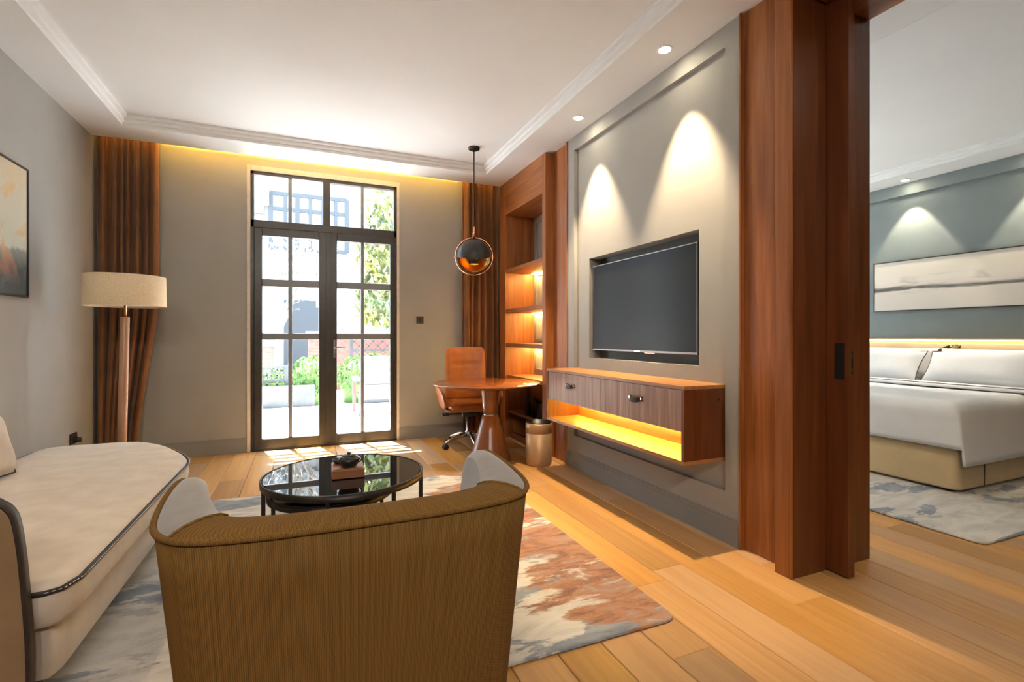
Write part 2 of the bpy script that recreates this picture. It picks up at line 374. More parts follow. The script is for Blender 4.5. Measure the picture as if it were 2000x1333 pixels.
# floor with planks
fl = struct('floor', B(XL - .1, XT + .1, YN - .1, YF + .12, -.12, -.0165), 'gap_dark', 'oak plank floor running through living room and bedroom', 'floor')
PW = .19
pm = {}
def plank_mesh(wd, ln):
    k = (round(wd, 3), round(ln, 2))
    if k not in pm:
        c = .003; m = MB(); wd, ln = k; h0, h1, h2 = -.016, -.0025, 0
        r = lambda e, z: [(-wd / 2 + e, -ln / 2 + e, z), (wd / 2 - e, -ln / 2 + e, z), (wd / 2 - e, ln / 2 - e, z), (-wd / 2 + e, ln / 2 - e, z)]
        m.loops([r(0, h0), r(0, h1), r(c, h2)], cap0=False)
        me = bpy.data.meshes.new('plank'); me.from_pydata(m.v, [], m.f); me.materials.append(MATS['plank_wood']); pm[k] = me
    return pm[k]
row = 0; x = .883 - PW * 14
while x < XT:
    x0, x1 = max(x, XL), min(x + PW, XT)
    if x1 - x0 > .02:
        ys, ye = -1.6, YF
        if x0 > 2.6: ye = 4.4
        elif x0 > 2.3: ye = 1.75
        if x0 > 2.6: ys = -.2 - .0 * x0
        y = ys - rnd.uniform(0, 1.2)
        if abs(x0 - 1.454) < .02: y = 1.537 - 1.8 - 1.4
        if abs(x0 - 1.644) < .02: y = 2.04 - 1.8 * 2
        while y < ye:
            ln = rnd.choice((1.2, 1.5, 1.8, 1.8))
            if abs(x0 - 1.454) < .02 or abs(x0 - 1.644) < .02: ln = 1.8 if y < 1.4 else 1.5
            a, b_ = max(y, ys), min(y + ln, ye)
            if b_ - a > .05:
                o = bpy.data.objects.new('plank', plank_mesh(x1 - x0 - .003, b_ - a - .003)); C.objects.link(o); o.parent = fl; o.location = ((x0 + x1) / 2, (a + b_) / 2, 0)
            y += ln
    x += PW; row += 1

# walls
struct('wall_left', B(XL - .12, XL, YN, YF + .12, 0, 3.34), 'paint', 'plain grey painted wall behind the sofa', 'wall')
struct('wall_near', MB().box(XL - .12, XT + .12, YN - .12, YN, 0, 3.34), 'paint', 'plain grey wall behind the armchair', 'wall')
DX0, DX1, DZ = -.541, 1.02, 2.975
m = MB().box(XL, DX0, YF, YF + .11, 0, 3.34).box(DX1, 2.62, YF, YF + .11, 0, 3.34).box(DX0, DX1, YF, YF + .11, DZ, 3.34)
struct('wall_far', m, 'paint', 'grey wall around the tall glazed terrace door', 'wall')
WX0, WX1 = 3.4, 5.3
m = MB().box(2.62, WX0, YF, YF + .11, 0, 3.34).box(WX1, XT + .12, YF, YF + .11, 0, 3.34).box(WX0, WX1, YF, YF + .11, 2.75, 3.34).box(WX0, WX1, YF, YF + .11, 0, .1)
struct('wall_bedroom_far', m, 'paint', 'bedroom wall with the wide daylight window', 'wall')
wn = thing('window_1', 'wide black framed bedroom window', 'window', (4.35, YF, .1), kind='structure')
mf = MB()
for k in range(4):
    xx = WX0 + (WX1 - WX0 - .05) * k / 3; mf.box(xx, xx + .05, YF + .02, YF + .08, .1, 2.75)
mf.box(WX0, WX1, YF + .02, YF + .08, .1, .15).box(WX0, WX1, YF + .02, YF + .08, 2.70, 2.75)
obj('window_frame', mf, 'black_frame', wn)
for k in range(3):
    xx = WX0 + (WX1 - WX0 - .05) * k / 3; obj('pane', B(xx + .05, xx + (WX1 - WX0 - .05) / 3, YF + .047, YF + .053, .15, 2.70), 'pane_glass', wn)

# TV wall with recessed field and niche
RY0, RY1, RZ0, RZ1, XP = 2.168, 3.912, .295, 2.893, 2.302
NY0, NY1, NZ0, NZ1 = 2.406, 3.707, 1.011, 1.877
GY0, GY1 = 2.06, 4.03
m = MB().box(XR, 2.42, GY0, RY0, 0, 3.1).box(XR, 2.42, RY1, GY1, 0, 3.1).box(XR, 2.42, RY0, RY1, 0, RZ0).box(XR, 2.42, RY0, RY1, RZ1, 3.1)
m.box(XP, 2.42, RY0, NY0, RZ0, RZ1).box(XP, 2.42, NY1, RY1, RZ0, RZ1).box(XP, 2.42, NY0, NY1, RZ0, NZ0).box(XP, 2.42, NY0, NY1, NZ1, RZ1)
wr = struct('wall_right', m, 'paint', 'warm grey television wall with recessed panel and niche', 'wall')
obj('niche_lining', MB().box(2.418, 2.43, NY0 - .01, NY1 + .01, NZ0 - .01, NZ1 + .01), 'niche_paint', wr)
struct('wall_partition', MB().box(2.62, XB, YJ + .03, YF, 0, 3.34).box(2.215, XB, YN, -.75, 0, 3.34), 'paint', 'partition wall face on the bedroom side', 'wall')
m = MB().box(XT, XT + .12, YN, YF + .11, 0, 3.34)
wh = struct('wall_headboard', m, 'teal_paint', 'muted teal wall behind the bed', 'wall')
obj('groove_rail', MB().box(XT - .045, XT, YN, YF, 2.878, ZS), 'teal_paint', wh)

# ceiling and soffits
m = MB().box(XL - .12, 2.7, YN, 5.5, ZC, 3.16).box(XL - .12, 2.7, 5.2, YF + .11, 3.24, 3.34).box(2.7, XT + .12, YN, YF + .11, ZC, 3.2)
ce = struct('ceiling', m, 'plaster', 'white ceiling with stepped tray over living room and bedroom', 'ceiling')
TX0, TX1, TY0, TY1 = -1.44, 1.893, -1.5, 5.21
m = MB().box(XL, TX0, YN, 5.57, ZS, ZC).box(TX1, 2.30, YN, 5.57, ZS, ZC).box(TX0, TX1, TY1, 5.57, ZS, ZC).box(TX0, TX1, YN, TY0, ZS, ZC)
obj('soffit', m, 'plaster', ce)
m = MB().box(6.20, XT, YN, YF, ZS, ZC).box(XB, 3.25, YN, YF, ZS, ZC)
obj('soffit', m, 'plaster', ce)
obj('cove_top', B(XL, 2.3, 5.44, 5.5, ZC, 3.30), 'plaster', ce)
def cornice(name, X0, X1, Y0, Y1, label):
    pr = [(-.0, ZS - .0006), (.0025, ZS - .0006), (.0025, ZS + .022), (.024, ZS + .030), (.024, ZS + .056), (.050, ZS + .064), (.050, ZC + .002)]
    mb = MB().loops([[(X0 + d, Y0 + d, z), (X1 - d, Y0 + d, z), (X1 - d, Y1 - d, z), (X0 + d, Y1 - d, z)] for d, z in pr], True, False, False)
    struct(name, mb, 'plaster', label, 'moulding')
cornice('trim_1', TX0, TX1, TY0, TY1, 'stepped white cornice around the living room ceiling tray')
cornice('trim_2', 3.25, 6.20, YN + .4, YF - .4, 'stepped white cornice around the bedroom ceiling')

# baseboards
def skirt(name, segs, label):
    mb = MB()
    for ax, p, s, a, b_ in segs:      # axis of run, plane, sign into room, from, to
        for d, z0, z1 in ((.016, 0, .125), (.011, .125, .14), (.006, .14, .15)):
            q0, q1 = sorted((p, p + s * d))
            if ax == 'y': mb.box(q0, q1, a, b_, z0, z1)
            else: mb.box(a, b_, q0, q1, z0, z1)
    struct(name, mb, 'paint_base', label, 'baseboard')
skirt('baseboard_left', [('y', XL, 1, YN, YF)], 'grey baseboard along the sofa wall')
skirt('baseboard_far', [('x', YF, -1, XL + .017, DX0 - .002), ('x', YF, -1, DX1 + .002, 2.19)], 'grey baseboard on both sides of the terrace door')
skirt('baseboard_right', [('y', XR, -1, GY0 + .002, GY1 - .002)], 'grey baseboard under the floating media console')
skirt('baseboard_bedroom', [('y', XT, -1, YN, YF)], 'grey baseboard on the teal bedroom wall')

# wooden doorway surround (near) and wood panel beside the bookcase
ds = thing('trim_3', 'tall cherry wood surround of the doorway to the bedroom', 'door surround', (2.4, YJ, 0), kind='structure')
obj('edge_strip', B(2.258, 2.30, 2.046, 2.06, 0, ZS - .001), 'cherry', ds, bev=.002)
obj('wood_panel', B(2.287, 2.32, 1.785, 2.046, 0, ZS - .001), 'cherry', ds)
obj('casing', B(2.207, 2.30, 1.703, 1.787, 0, ZS - .001), 'cherry', ds, bev=.003)
obj('corner_bead', B(2.204, 2.222, YJ, 1.7025, 0, ZS - .001), 'cherry', ds, bev=.003)
obj('jamb', B(2.224, 2.462, YJ + .002, 1.725, 0, 2.905), 'cherry_dark', ds)
obj('jamb', B(2.518, XB + .012, YJ, 1.725, 0, 2.905), 'cherry_dark', ds)
obj('pocket_lining', B(2.30, 2.46, 1.727, 1.75, 0, 2.9), 'cherry_dark', ds)
obj('header', MB().box(2.207, 2.462, -.75, YJ, 2.907, ZS - .001), 'cherry_y', ds)
obj('header', MB().box(2.518, XB + .012, -.75, 1.725, 2.907, ZS - .001), 'cherry_y', ds)
obj('track', MB().box(2.462, 2.518, -.75, 1.725, 2.96, 3.0), 'black_plastic', ds)
obj('jamb', B(2.207, XB + .012, -.78, -.75, 0, ZS - .001), 'cherry_dark', ds)
d2 = thing('door_2', 'cherry wood sliding pocket door pulled slightly out of its slot', 'sliding door', (2.49, 1.6, 0.008), kind='structure')
obj('door_leaf', B(2.467, 2.513, 1.585, 2.35, .008, 2.955), 'cherry_dark', d2, bev=.002)
obj('pull_plate', B(2.4645, 2.468, 1.603, 1.653, .985, 1.165), 'black_plastic', d2)
st = obj('strike_plate', B(2.479, 2.500, 1.583, 1.586, 1.01, 1.13), 'brass', d2)
for z in (1.02, 1.12): obj('screw', MB().lathe([(.004, z - .002), (.004, z + .002)], 2.4895, 1.583, 8), 'black_metal', st)
obj('keyhole', B(2.485, 2.494, 1.5825, 1.584, 1.045, 1.095), 'black_plastic', st)
wp = thing('trim_4', 'narrow cherry wood wall panel between bookcase and television wall', 'wall panel', (2.29, 4.18, 0), kind='structure')
obj('wood_panel', B(2.287, 2.32, 4.045, 4.345, 0, ZS - .001), 'cherry', wp)
obj('edge_strip', B(2.258, 2.30, 4.03, 4.045, 0, ZS - .001), 'cherry', wp, bev=.002)

# ================================================================== TERRACE DOOR
d1 = thing('door_1', 'tall black framed glazed double door with transom to the terrace', 'glass door', (.24, YF, 0), kind='structure')
FX0, FX1, FZ = -.508, .991, 2.92
m = MB()
for a, b_ in ((DX0, FX0), (FX1, DX1)): m.box(a, b_, YF - .006, YF + .10, 0, DZ)
m.box(FX0, FX1, YF - .006, YF + .10, FZ, DZ)
obj('stone_reveal', m, 'stone_trim', d1, bev=.003)
m = MB(); Y0, Y1 = YF + .004, YF + .075
m.box(FX0, FX0 + .033, Y0, Y1, 0, FZ).box(FX1 - .033, FX1, Y0, Y1, 0, FZ).box(FX0, FX1, Y0, Y1, 2.885, FZ).box(FX0, FX1, Y0, Y1, 2.335, 2.415)
m.box(.196, .269, Y0, Y1, 2.415, 2.885).box(FX0, FX1, Y0, Y1, -.005, .018)
obj('frame', m, 'black_frame', d1, bev=.003)
for a, b_ in ((-.151, -.115), (.593, .626)): obj('muntin', B(a, b_, Y0 + .01, Y1 - .01, 2.416, 2.884), 'muntin_grey_flare', d1, bev=.003)
for a, b_ in ((-.475, -.152), (-.114, .195), (.27, .592), (.627, .957)): obj('pane', B(a, b_, Y0 + .030, Y0 + .035, 2.416, 2.884), 'pane_glass', d1)
LZ = ((.12, 1.162), (1.227, 1.724), (1.80, 2.252))
for (lx0, lx1, gx0, gx1, mx0, mx1) in ((-.474, .243, -.399, .154, -.151, -.112), (.247, .957, .338, .915, .593, .628)):
    q0, q1 = YF - .004, YF + .055
    m = MB().box(lx0, gx0, q0, q1, .02, 2.333).box(gx1, lx1, q0, q1, .02, 2.333).box(gx0, gx1, q0, q1, .02, .12).box(gx0, gx1, q0, q1, 2.252, 2.333)
    lf = obj('door_leaf', m, 'black_frame', d1, bev=.004)
    obj('muntin', B(mx0, mx1, q0 + .012, q1 - .008, .12, 2.252), 'muntin_grey_flare', lf, bev=.003)
    for za, zb in ((1.162, 1.227), (1.724, 1.80)): obj('muntin', B(gx0, gx1, q0 + .008, q1 - .006, za, zb), 'muntin_grey_flare', lf, bev=.003)
    for za, zb in LZ:
        for a, b_ in ((gx0, mx0), (mx1, gx1)): obj('pane', B(a + .001, b_ - .001, q0 + .030, q0 + .035, za + .001, zb - .001), 'pane_glass', lf)
obj('astragal', B(.222, .268, YF - .009, YF - .0045, .02, 2.333), 'black_frame', d1, bev=.002)
hd = obj('handle_plate', B(.300, .322, YF - .012, YF - .003, .96, 1.16), 'tv_bezel', d1, bev=.004)
obj('lever', MB().tube([(.311, YF - .01, 1.075), (.311, YF - .055, 1.075), (.325, YF - .06, 1.075), (.42, YF - .06, 1.072)], .009, 8), 'tv_bezel', hd, True)
obj('key_cylinder', MB().tube([(.311, YF - .01, 1.0), (.311, YF - .02, 1.0)], .008, 10), 'chrome', hd)

# ================================================================== LIGHT FIXTURES
WARM = (1., .76, .47); SOFT = (1., .92, .82)
disc_light('downlight', 2.105, 2.495, ZS, (0, 0, -1), 340, 60, .6, WARM, 'glowing recessed downlight nearest the doorway, above the television', 'television wall downlights')
disc_light('downlight', 2.105, 3.556, ZS, (0, 0, -1), 340, 60, .6, WARM, 'glowing recessed downlight above the far half of the television wall', 'television wall downlights')
disc_light('downlight', -1.60, 2.95, ZS, (.3, 0, -1), 42, 70, .6, WARM, 'recessed downlight over the sofa seat', 'sofa side downlights')
disc_light('downlight', -1.60, 1.35, ZS, (.3, 0, -1), 42, 70, .6, WARM, 'recessed downlight over the sofa arm', 'sofa side downlights')
disc_light('downlight', 2.06, .75, ZS, (-.5, .2, -1), 20, 80, .6, SOFT, 'added unseen fill downlight in the soffit beside the doorway header', 'added fill downlights in the soffit')  # added fill lamp, outside the view
for xx, s in ((-1.1, 'left'), (-.3, 'middle'), (.5, 'right')):  # unseen lamps added as fill, tilted forward to brighten the far wall
    disc_light('downlight', xx, -1.75, ZS, (0, 1.6, -1), 95, 105, .6, SOFT, 'added unseen fill downlight in the rear soffit, %s one' % s, 'added fill downlights in the soffit')
disc_light('downlight', 6.45, 3.497, ZS, (0, 0, -1), 110, 66, .3, (1, .84, .6), 'recessed bedroom downlight above the left end of the misty artwork', 'bedroom downlights')
disc_light('downlight', 6.45, 2.36, ZS, (0, 0, -1), 110, 66, .3, (1, .84, .6), 'recessed bedroom downlight above the middle of the misty artwork', 'bedroom downlights')
for xx, yy in ((3.05, 3.2), (3.05, .6)):  # unseen lamps added to brighten the bedroom
    disc_light('downlight', xx, yy, ZS, (.3, 0, -1), 45, 95, .6, WARM, 'added unseen fill downlight behind the partition, %s end' % ('window' if yy > 2 else 'door'), 'added fill downlights behind the partition')
cl = tag(obj('led_strip', B(XL + .05, 2.15, 5.515, 5.530, ZC + .001, ZC + .012), 'led_cove'), 'amber light strip hidden in the curtain cove', 'light strip')

# ================================================================== CURTAINS
def curtain(name, x0, x1, y, bot0, bot1, folds, label, seed):
    r = random.Random(seed); t = thing(name, label, 'curtain', ((x0 + x1) / 2, y, 0), group='rust velvet curtains')
    nu, nv = folds * 10, 40; ph = [r.uniform(-.5, .5) for _ in range(folds + 2)]; amp = [r.uniform(.6, 1.15) for _ in range(folds + 2)]
    rings = []
    for j in range(nv + 1):
        v = j / nv; z = .012 + (3.20 - .012) * v
        s = min(1, max(0, (1.75 - z) / 1.75)); s = s * s * (3 - 2 * s)
        a0 = x0 + (bot0 - x0) * s; a1 = x1 + (bot1 - x1) * s
        row_ = []
        for i in range(nu + 1):
            u = i / nu; k = (u + .035 * sin(7.1 * u + seed) + .02 * sin(15.3 * u + 2 * seed)) * folds; k = min(max(k, 0), folds); f = int(min(k, folds - 1)); ph_ = ph[f] + (ph[f + 1] - ph[f]) * (k - f)
            d = (.036 + .018 * (1 - v)) * (amp[f] + (amp[f + 1] - amp[f]) * (k - f)) * sin(2 * pi * k + ph_ + .5 * sin(3 * v + f)) + .012 * sin(4 * pi * k + 2 * v + ph_)
            row_.append((a0 + (a1 - a0) * u + .010 * sin(2 * pi * k + 1.4 + 1.5 * v), y + d, z))
        rings.append(row_)
    obj('curtain_cloth', MB().loops(rings, False, False, False), 'curtain_velvet', t, True, solid=.005)
    obj('curtain_rail', B(x0, x1, y - .012, y + .012, 3.205, 3.24), 'tv_bezel', t)
curtain('curtain', XL + .012, -1.288, 5.655, XL + .012, -1.45, 7, 'rust velvet curtain gathered in the left corner behind the floor lamp', 3)
curtain('curtain', 1.752, 2.19, 5.655, 1.752, 2.19, 6, 'rust velvet curtain hanging behind the desk chair beside the bookcase', 5)

# ================================================================== BOOKCASE (built in)
bk = thing('bookcase', 'built-in cherry wood bookcase with lit shelves beside the desk', 'bookcase', (2.4, 4.95, 0))
KX, KB, BY0, BY1 = 2.198, 2.577, 4.346, 5.565
obj('stile', B(KX, 2.30, BY0, 4.42, 0, ZS - .001), 'cherry', bk, bev=.002)
obj('stile', B(KX, 2.24, 5.40, BY1, 0, ZS - .001), 'cherry', bk, bev=.002)
obj('header', B(KX, 2.24, 4.42, 5.40, 2.63, ZS - .001), 'cherry_y', bk)
obj('side_panel', B(2.24, KB, 5.40, 5.43, 0, 2.66), 'cherry', bk)
obj('side_panel', B(2.24, KB, 4.39, 4.42, 0, 2.66), 'cherry', bk)
obj('top_panel', B(2.24, KB, 4.42, 5.40, 2.63, 2.66), 'cherry_y', bk)
bp = obj('back_panel', B(KB, KB + .02, 4.39, 5.43, 0, 2.66), 'paint', bk)
m = MB()
for za, zb in ((.80, 1.06), (1.16, 1.47), (1.56, 1.93), (2.05, 2.56)):
    for (ya, yb, zc, zd) in ((4.50, 5.32, za, za + .012), (4.50, 5.32, zb - .012, zb), (4.50, 4.512, za, zb), (5.308, 5.32, za, zb)): m.box(KB - .012, KB, ya, yb, zc, zd)
obj('moulding', m, 'paint', bp)
for zt in (1.99, 1.518, 1.118):
    s_ = obj('shelf', B(KX + .012, KB - .02, 4.4215, 5.3985, zt - .045, zt), 'cherry_y', bk, bev=.002)
    obj('led_strip', B(KB - .05, KB - .035, 4.45, 5.37, zt - .051, zt - .0455), 'led_shelf', s_)
obj('counter', B(KX + .03, KB, 4.4215, 5.3985, .70, .742), 'cherry_y', bk, bev=.002)
obj('lower_shelf', B(KX + .03, KB, 4.4215, 5.3985, .30, .325), 'cherry_dark', bk)
obj('plinth', B(KX + .06, KX + .09, 4.4215, 5.3985, .0, .07), 'cherry_dark', bk)
mb_ = thing('mini_fridge', 'dark minibar fridge in the bookcase base behind the waste bin', 'fridge', (2.42, 4.72, .326))
obj('cabinet', B(2.27, 2.56, 4.47, 4.95, .326, .69), 'black_plastic', mb_, bev=.006)
obj('door_panel', B(2.252, 2.268, 4.475, 4.945, .331, .685), 'black_glass', mb_, bev=.003)
obj('grip', B(2.246, 2.252, 4.49, 4.51, .36, .66), 'chrome', mb_)
cup = thing('pen_cup', 'small grey cup holding a black pen on the bookcase counter', 'pen cup', (2.47, 4.62, .742))
obj('cup', MB().lathe([(.030, .742), (.034, .745), (.036, .81), (.032, .812), (.030, .75)], 2.47, 4.62, 20, True, True), 'planter_grey', cup, True)
obj('pen', MB().tube([(2.47, 4.62, .752), (2.475, 4.595, .875)], .006, 8), 'black_plastic', cup, True)

# ================================================================== MEDIA CONSOLE + TV
CY0, CY1, CX0, CX1, CZ0, CZ1 = 2.185, 3.895, 1.98, 2.3015, .465, .915
mc = thing('media_console', 'floating wooden media console with two drawers and amber lit shelf', 'media console', (2.14, 3.04, .465))
T = .022
obj('top_board', B(CX0, CX1, CY0, CY1, CZ1 - T, CZ1), 'console_wood', mc, bev=.0015)
obj('bottom_board', B(CX0, CX1, CY0, CY1, CZ0, CZ0 + T), 'console_wood', mc, bev=.0015)
for a, b_ in ((CY0, CY0 + T), (CY1 - T, CY1)):
    sp = obj('side_board', B(CX0, CX1, a, b_, CZ0 + T, CZ1 - T), 'cherry_dark', mc)
    if a == CY0: obj('screw_cap', MB().tube([(2.24, a + .002, .83), (2.24, a - .0015, .83)], .008, 12), 'black_plastic', sp)
obj('back_board', B(CX1 - .012, CX1, CY0 + T, CY1 - T, CZ0 + T, CZ1 - T), 'console_wood', mc)
obj('divider_board', B(CX0 + .025, CX1 - .012, CY0 + T, CY1 - T, .648, .663), 'console_wood', mc)
ym = (CY0 + CY1) / 2
for a, b_, hy in ((CY0 + T + .002, ym - .0015, 2.62), (ym + .0015, CY1 - T - .002, 3.47)):
    dr = obj('drawer', B(CX0 + .004, CX0 + .024, a, b_, .652, CZ1 - T - .003), 'drawer_wood', mc, bev=.001)
    hz = .795; s = MB()
    pts = [(CX0 + .004, hy - .062, hz + .006), (CX0 - .010, hy - .055, hz + .004), (CX0 - .022, hy - .035, hz - .004), (CX0 - .026, hy, hz - .008), (CX0 - .022, hy + .035, hz - .004), (CX0 - .010, hy + .055, hz + .004), (CX0 + .004, hy + .062, hz + .006)]
    for p, q in zip(pts, pts[1:]): s.bar(p, q, .006, .028)
    hh = obj('strap_handle', s, 'piping_dark', dr)
    for e in (-1, 1): obj('rivet', MB().tube([(CX0 + .004, hy + e * .056, hz + .006), (CX0 - .012, hy + e * .056, hz + .006)], .009, 12), 'chrome', hh)
obj('led_strip', B(CX1 - .045, CX1 - .030, CY0 + .05, CY1 - .05, .642, .6475), 'led_amber', mc)
tv = thing('television', 'large black flat screen television mounted in the wall niche', 'television', (2.36, 3.07, 1.08))
TY0_, TY1_, TZ0, TZ1 = 2.445, 3.690, 1.079, 1.808
m = MB().box(2.325, 2.36, TY0_, TY1_, TZ0, TZ0 + .014).box(2.325, 2.36, TY0_, TY1_, TZ1 - .007, TZ1).box(2.325, 2.36, TY0_, TY0_ + .008, TZ0 + .014, TZ1 - .007).box(2.325, 2.36, TY1_ - .008, TY1_, TZ0 + .014, TZ1 - .007)
obj('bezel', m, 'tv_bezel', tv, bev=.0015)
obj('screen', B(2.329, 2.345, TY0_ + .008, TY1_ - .008, TZ0 + .014, TZ1 - .007), 'screen', tv)
obj('rear_housing', B(2.345, 2.40, TY0_ + .1, TY1_ - .1, TZ0 + .06, TZ1 - .1), 'black_plastic', tv)
obj('wall_bracket', B(2.40, 2.418, 2.9, 3.2, 1.3, 1.6), 'black_metal', tv)
obj('badge', MB().box(2.3235, 2.326, 3.03, 3.10, TZ0 + .002, TZ0 + .010), 'chrome', tv)
obj('sensor_bar', MB().box(2.324, 2.345, 2.86, 2.98, TZ0 - .008, TZ0), 'copper', tv, bev=.003)

# ================================================================== RUGS
def rug(name, X0, X1, Y0, Y1, rad, mat, label, z1=.014):
    p = round_poly([(X0, Y0), (X1, Y0), (X1, Y1), (X0, Y1)], rad)
    o = obj(name, MB().loops(slab_rings(p, [(0, .001), (-.004, .006), (0, z1 - .002), (.006, z1)])), mat)
    tag(o, label, 'rug'); return o
rug('area_rug', -1.02, 1.452, 1.645, 4.12, .06, 'rug_living', 'abstract ivory, slate and rust rug under the armchair and coffee table')
rug('bedroom_rug', 3.585, 5.9, 1.540, 4.6, .05, 'rug_bedroom', 'pale ivory and slate rug under the foot of the bed')

# ================================================================== SOFA CHAISE
sf = thing('sofa', 'beige velvet chaise sofa with dark stitched piping along the left wall', 'sofa', (-1.2, 3.0, 0))
SX0, SX1, SY0, SY1 = -1.645, -.655, 1.915, 4.345
oc = catmull([(-.662, SY0 + .09, 0), (-.655, 2.6, 0), (-.648, 3.25, 0), (-.645, 3.47, 0), (-.672, 3.64, 0), (-.745, 3.83, 0), (-.885, 4.10, 0), (-1.02, 4.27, 0), (-1.17, 4.338, 0), (-1.35, SY1, 0)], 5)
out = [Vector((p.x, p.y)) for p in oc]
out = [Vector((-.72, SY0)), Vector((-.685, SY0 + .018))] + out + [Vector((-1.5, SY1)), Vector((-1.61, SY1 - .03)), Vector((SX0, SY1 - .12)), Vector((SX0, 3.0)), Vector((SX0, SY0))]
cxs, cys = -1.15, 3.1
cu = obj('seat_cushion', MB().loops(slab_rings(out, [(.05, .308), (.012, .315), (0, .335), (-.006, .37), (-.004, .405), (0, .422), (.012, .436), (.04, .446)]) + [[(cxs + (q.x - cxs) * k, cys + (q.y - cys) * k, z) for q in inset(out, .04)] for k, z in ((.85, .453), (.6, .457), (.3, .459), (.02, .46))]), 'sofa_velvet', sf, True)
obj('piping', MB().tube([(q.x, q.y, .424) for q in inset(out, -.001)], .0085, 8, True), 'piping_dark', cu, True)
stm = MB(); pl = inset(out, -.0105)
for i in range(len(pl) - 1):
    a_, c_ = pl[i], pl[i + 1]; kk = int((c_ - a_).length / .014)
    if a_.x < -1.0: continue
    for k in range(kk):
        q0, q1 = a_.lerp(c_, (k + .2) / kk), a_.lerp(c_, (k + .7) / kk); stm.tube([(q0.x, q0.y, .428), (q1.x, q1.y, .428)], .0014, 4)
obj('stitching', stm, 'white_linen', cu)['kind'] = 'stuff'
base = inset(out, .045)
obj('base', MB().loops(slab_rings(base, [(.01, .135), (0, .145), (0, .308), (.02, .312)])), 'sofa_velvet', sf, True)
for lx, ly, lz in ((-.80, 2.02, .0145), (-.80, 3.35, .0145), (-1.30, 4.12, 0), (-1.52, 2.02, 0)):
    obj('leg', MB().loops([[(lx + sx * k, ly + sy * k, z) for sx, sy in ((-1, -1), (1, -1), (1, 1), (-1, 1))] for k, z in ((.022, lz), (.032, .14))]), 'piping_dark', sf)
prof = catmull([(-.736, 0, .14), (-.737, 0, .25), (-.740, 0, .34), (-.747, 0, .45), (-.756, 0, .57), (-.767, 0, .655), (-.779, 0, .692), (-.803, 0, .718), (-.85, 0, .732), (-1.10, 0, .738)], 4)
apoly = [(p.x, p.z) for p in prof] + [(-1.735, .738), (-1.735, .14)]
AY0, AY1 = 1.852, 1.900
ar = obj('arm', MB().loops([[(a, AY0, b_) for a, b_ in apoly], [(a, AY1, b_) for a, b_ in apoly]]), 'sofa_panel', sf, bev=.006)
for yy in (AY0 + .006,): obj('piping', MB().tube([(p.x + .002, yy, p.z + .002) for p in prof], .006, 8), 'piping_dark', ar, True)
obj('arm_band', MB().loops([[(p.x + .0015, AY0 + .006, p.z + .0015) for p in prof], [(p.x + .0015, AY1 - .002, p.z + .0015) for p in prof]], False, False, False), 'piping_dark', ar, True, solid=.003)
obj('backrest', MB().loops(slab_rings(round_poly([(-1.748, 1.905), (-1.60, 1.905), (-1.60, 3.44), (-1.748, 3.44)], .035), [(.01, .20), (0, .22), (0, .70), (.015, .735), (.04, .745)])), 'sofa_velvet', sf, True)

def pillow(name, w_, h_, t_, loc, rot, mat, label, cat='pillow', group=None, piping=None, sharp=4.):
    t = thing(name, label, cat, loc, 0, group); t.rotation_euler = rot
    n = 16; top = []; bot = []
    for j in range(n + 1):
        for i in range(n + 1):
            a, b_ = -1 + 2 * i / n, -1 + 2 * j / n
            hgt = max(0, (1 - abs(a) ** sharp)) ** .6 * max(0, (1 - abs(b_) ** sharp)) ** .6
            px, pz = a * (1 - .05 * (1 - a * a) * 0 - .06 * (1 - b_ * b_) * 0 - .05 * abs(a) * (1 - abs(b_) ** 2)), b_ * (1 - .05 * abs(b_) * (1 - abs(a) ** 2))
            q = .004 * sin(9 * a + 3 * b_) * hgt
            top.append((px * w_ / 2, -t_ / 2 * hgt + q, pz * h_ / 2 + h_ / 2)); bot.append((px * w_ / 2, t_ / 2 * hgt, pz * h_ / 2 + h_ / 2))
    f = [(j * (n + 1) + i, j * (n + 1) + i + 1, (j + 1) * (n + 1) + i + 1, (j + 1) * (n + 1) + i) for j in range(n) for i in range(n)]
    mb = MB().add(top, f).add(bot, [tuple(reversed(q)) for q in f])
    obj('pillow_body', mb, mat, t, True, local=True)
    if piping:
        rim = []
        for k in range(4 * n):
            s, i = divmod(k, n); a = [-1 + 2 * i / n, 1, 1 - 2 * i / n, -1][s]; b_ = [-1, -1 + 2 * i / n, 1, 1 - 2 * i / n][s]
            rim.append(((a - .05 * a * abs(a) * (1 - b_ * b_)) * w_ / 2, 0, (b_ - .05 * b_ * abs(b_) * (1 - a * a)) * h_ / 2 + h_ / 2))
        obj('piping', MB().tube(rim, piping[1], 6, True), piping[0], t, True, local=True)
    return t
pillow('throw_pillow', .46, .34, .15, (-1.475, 3.29, .462), (R(-14), 0, R(82)), 'sofa_velvet', 'beige throw pillow leaning on the sofa backrest', piping=('piping_dark', .004))

# ================================================================== BARREL ARMCHAIR (origin: middle of the back)
ac = thing('barrel_armchair', 'curved barrel armchair with tan woven back seen from behind', 'armchair', (.147, 1.17, 0))
Oh = [(-.470, .745, .50), (-.474, .735, .60), (-.478, .70, .70), (-.482, .64, .755), (-.484, .56, .778), (-.484, .45, .783), (-.477, .31, .782), (-.458, .165, .780), (-.425, .085, .780), (-.365, .034, .780), (-.25, .008, .780), (-.12, 0, .780), (0, -.001, .780)]
Ih = [(-.436, .735, .48), (-.434, .725, .58), (-.430, .69, .68), (-.424, .63, .737), (-.413, .54, .765), (-.398, .45, .778), (-.372, .33, .780), (-.345, .235, .780), (-.322, .185, .780), (-.285, .148, .780), (-.21, .126, .780), (-.10, .118, .780), (0, .117, .780)]
mir = lambda P: P + [(-a, b_, c) for a, b_, c in reversed(P[:-1])]
O = catmull(mir(Oh), 4); I = catmull(mir(Ih), 4)
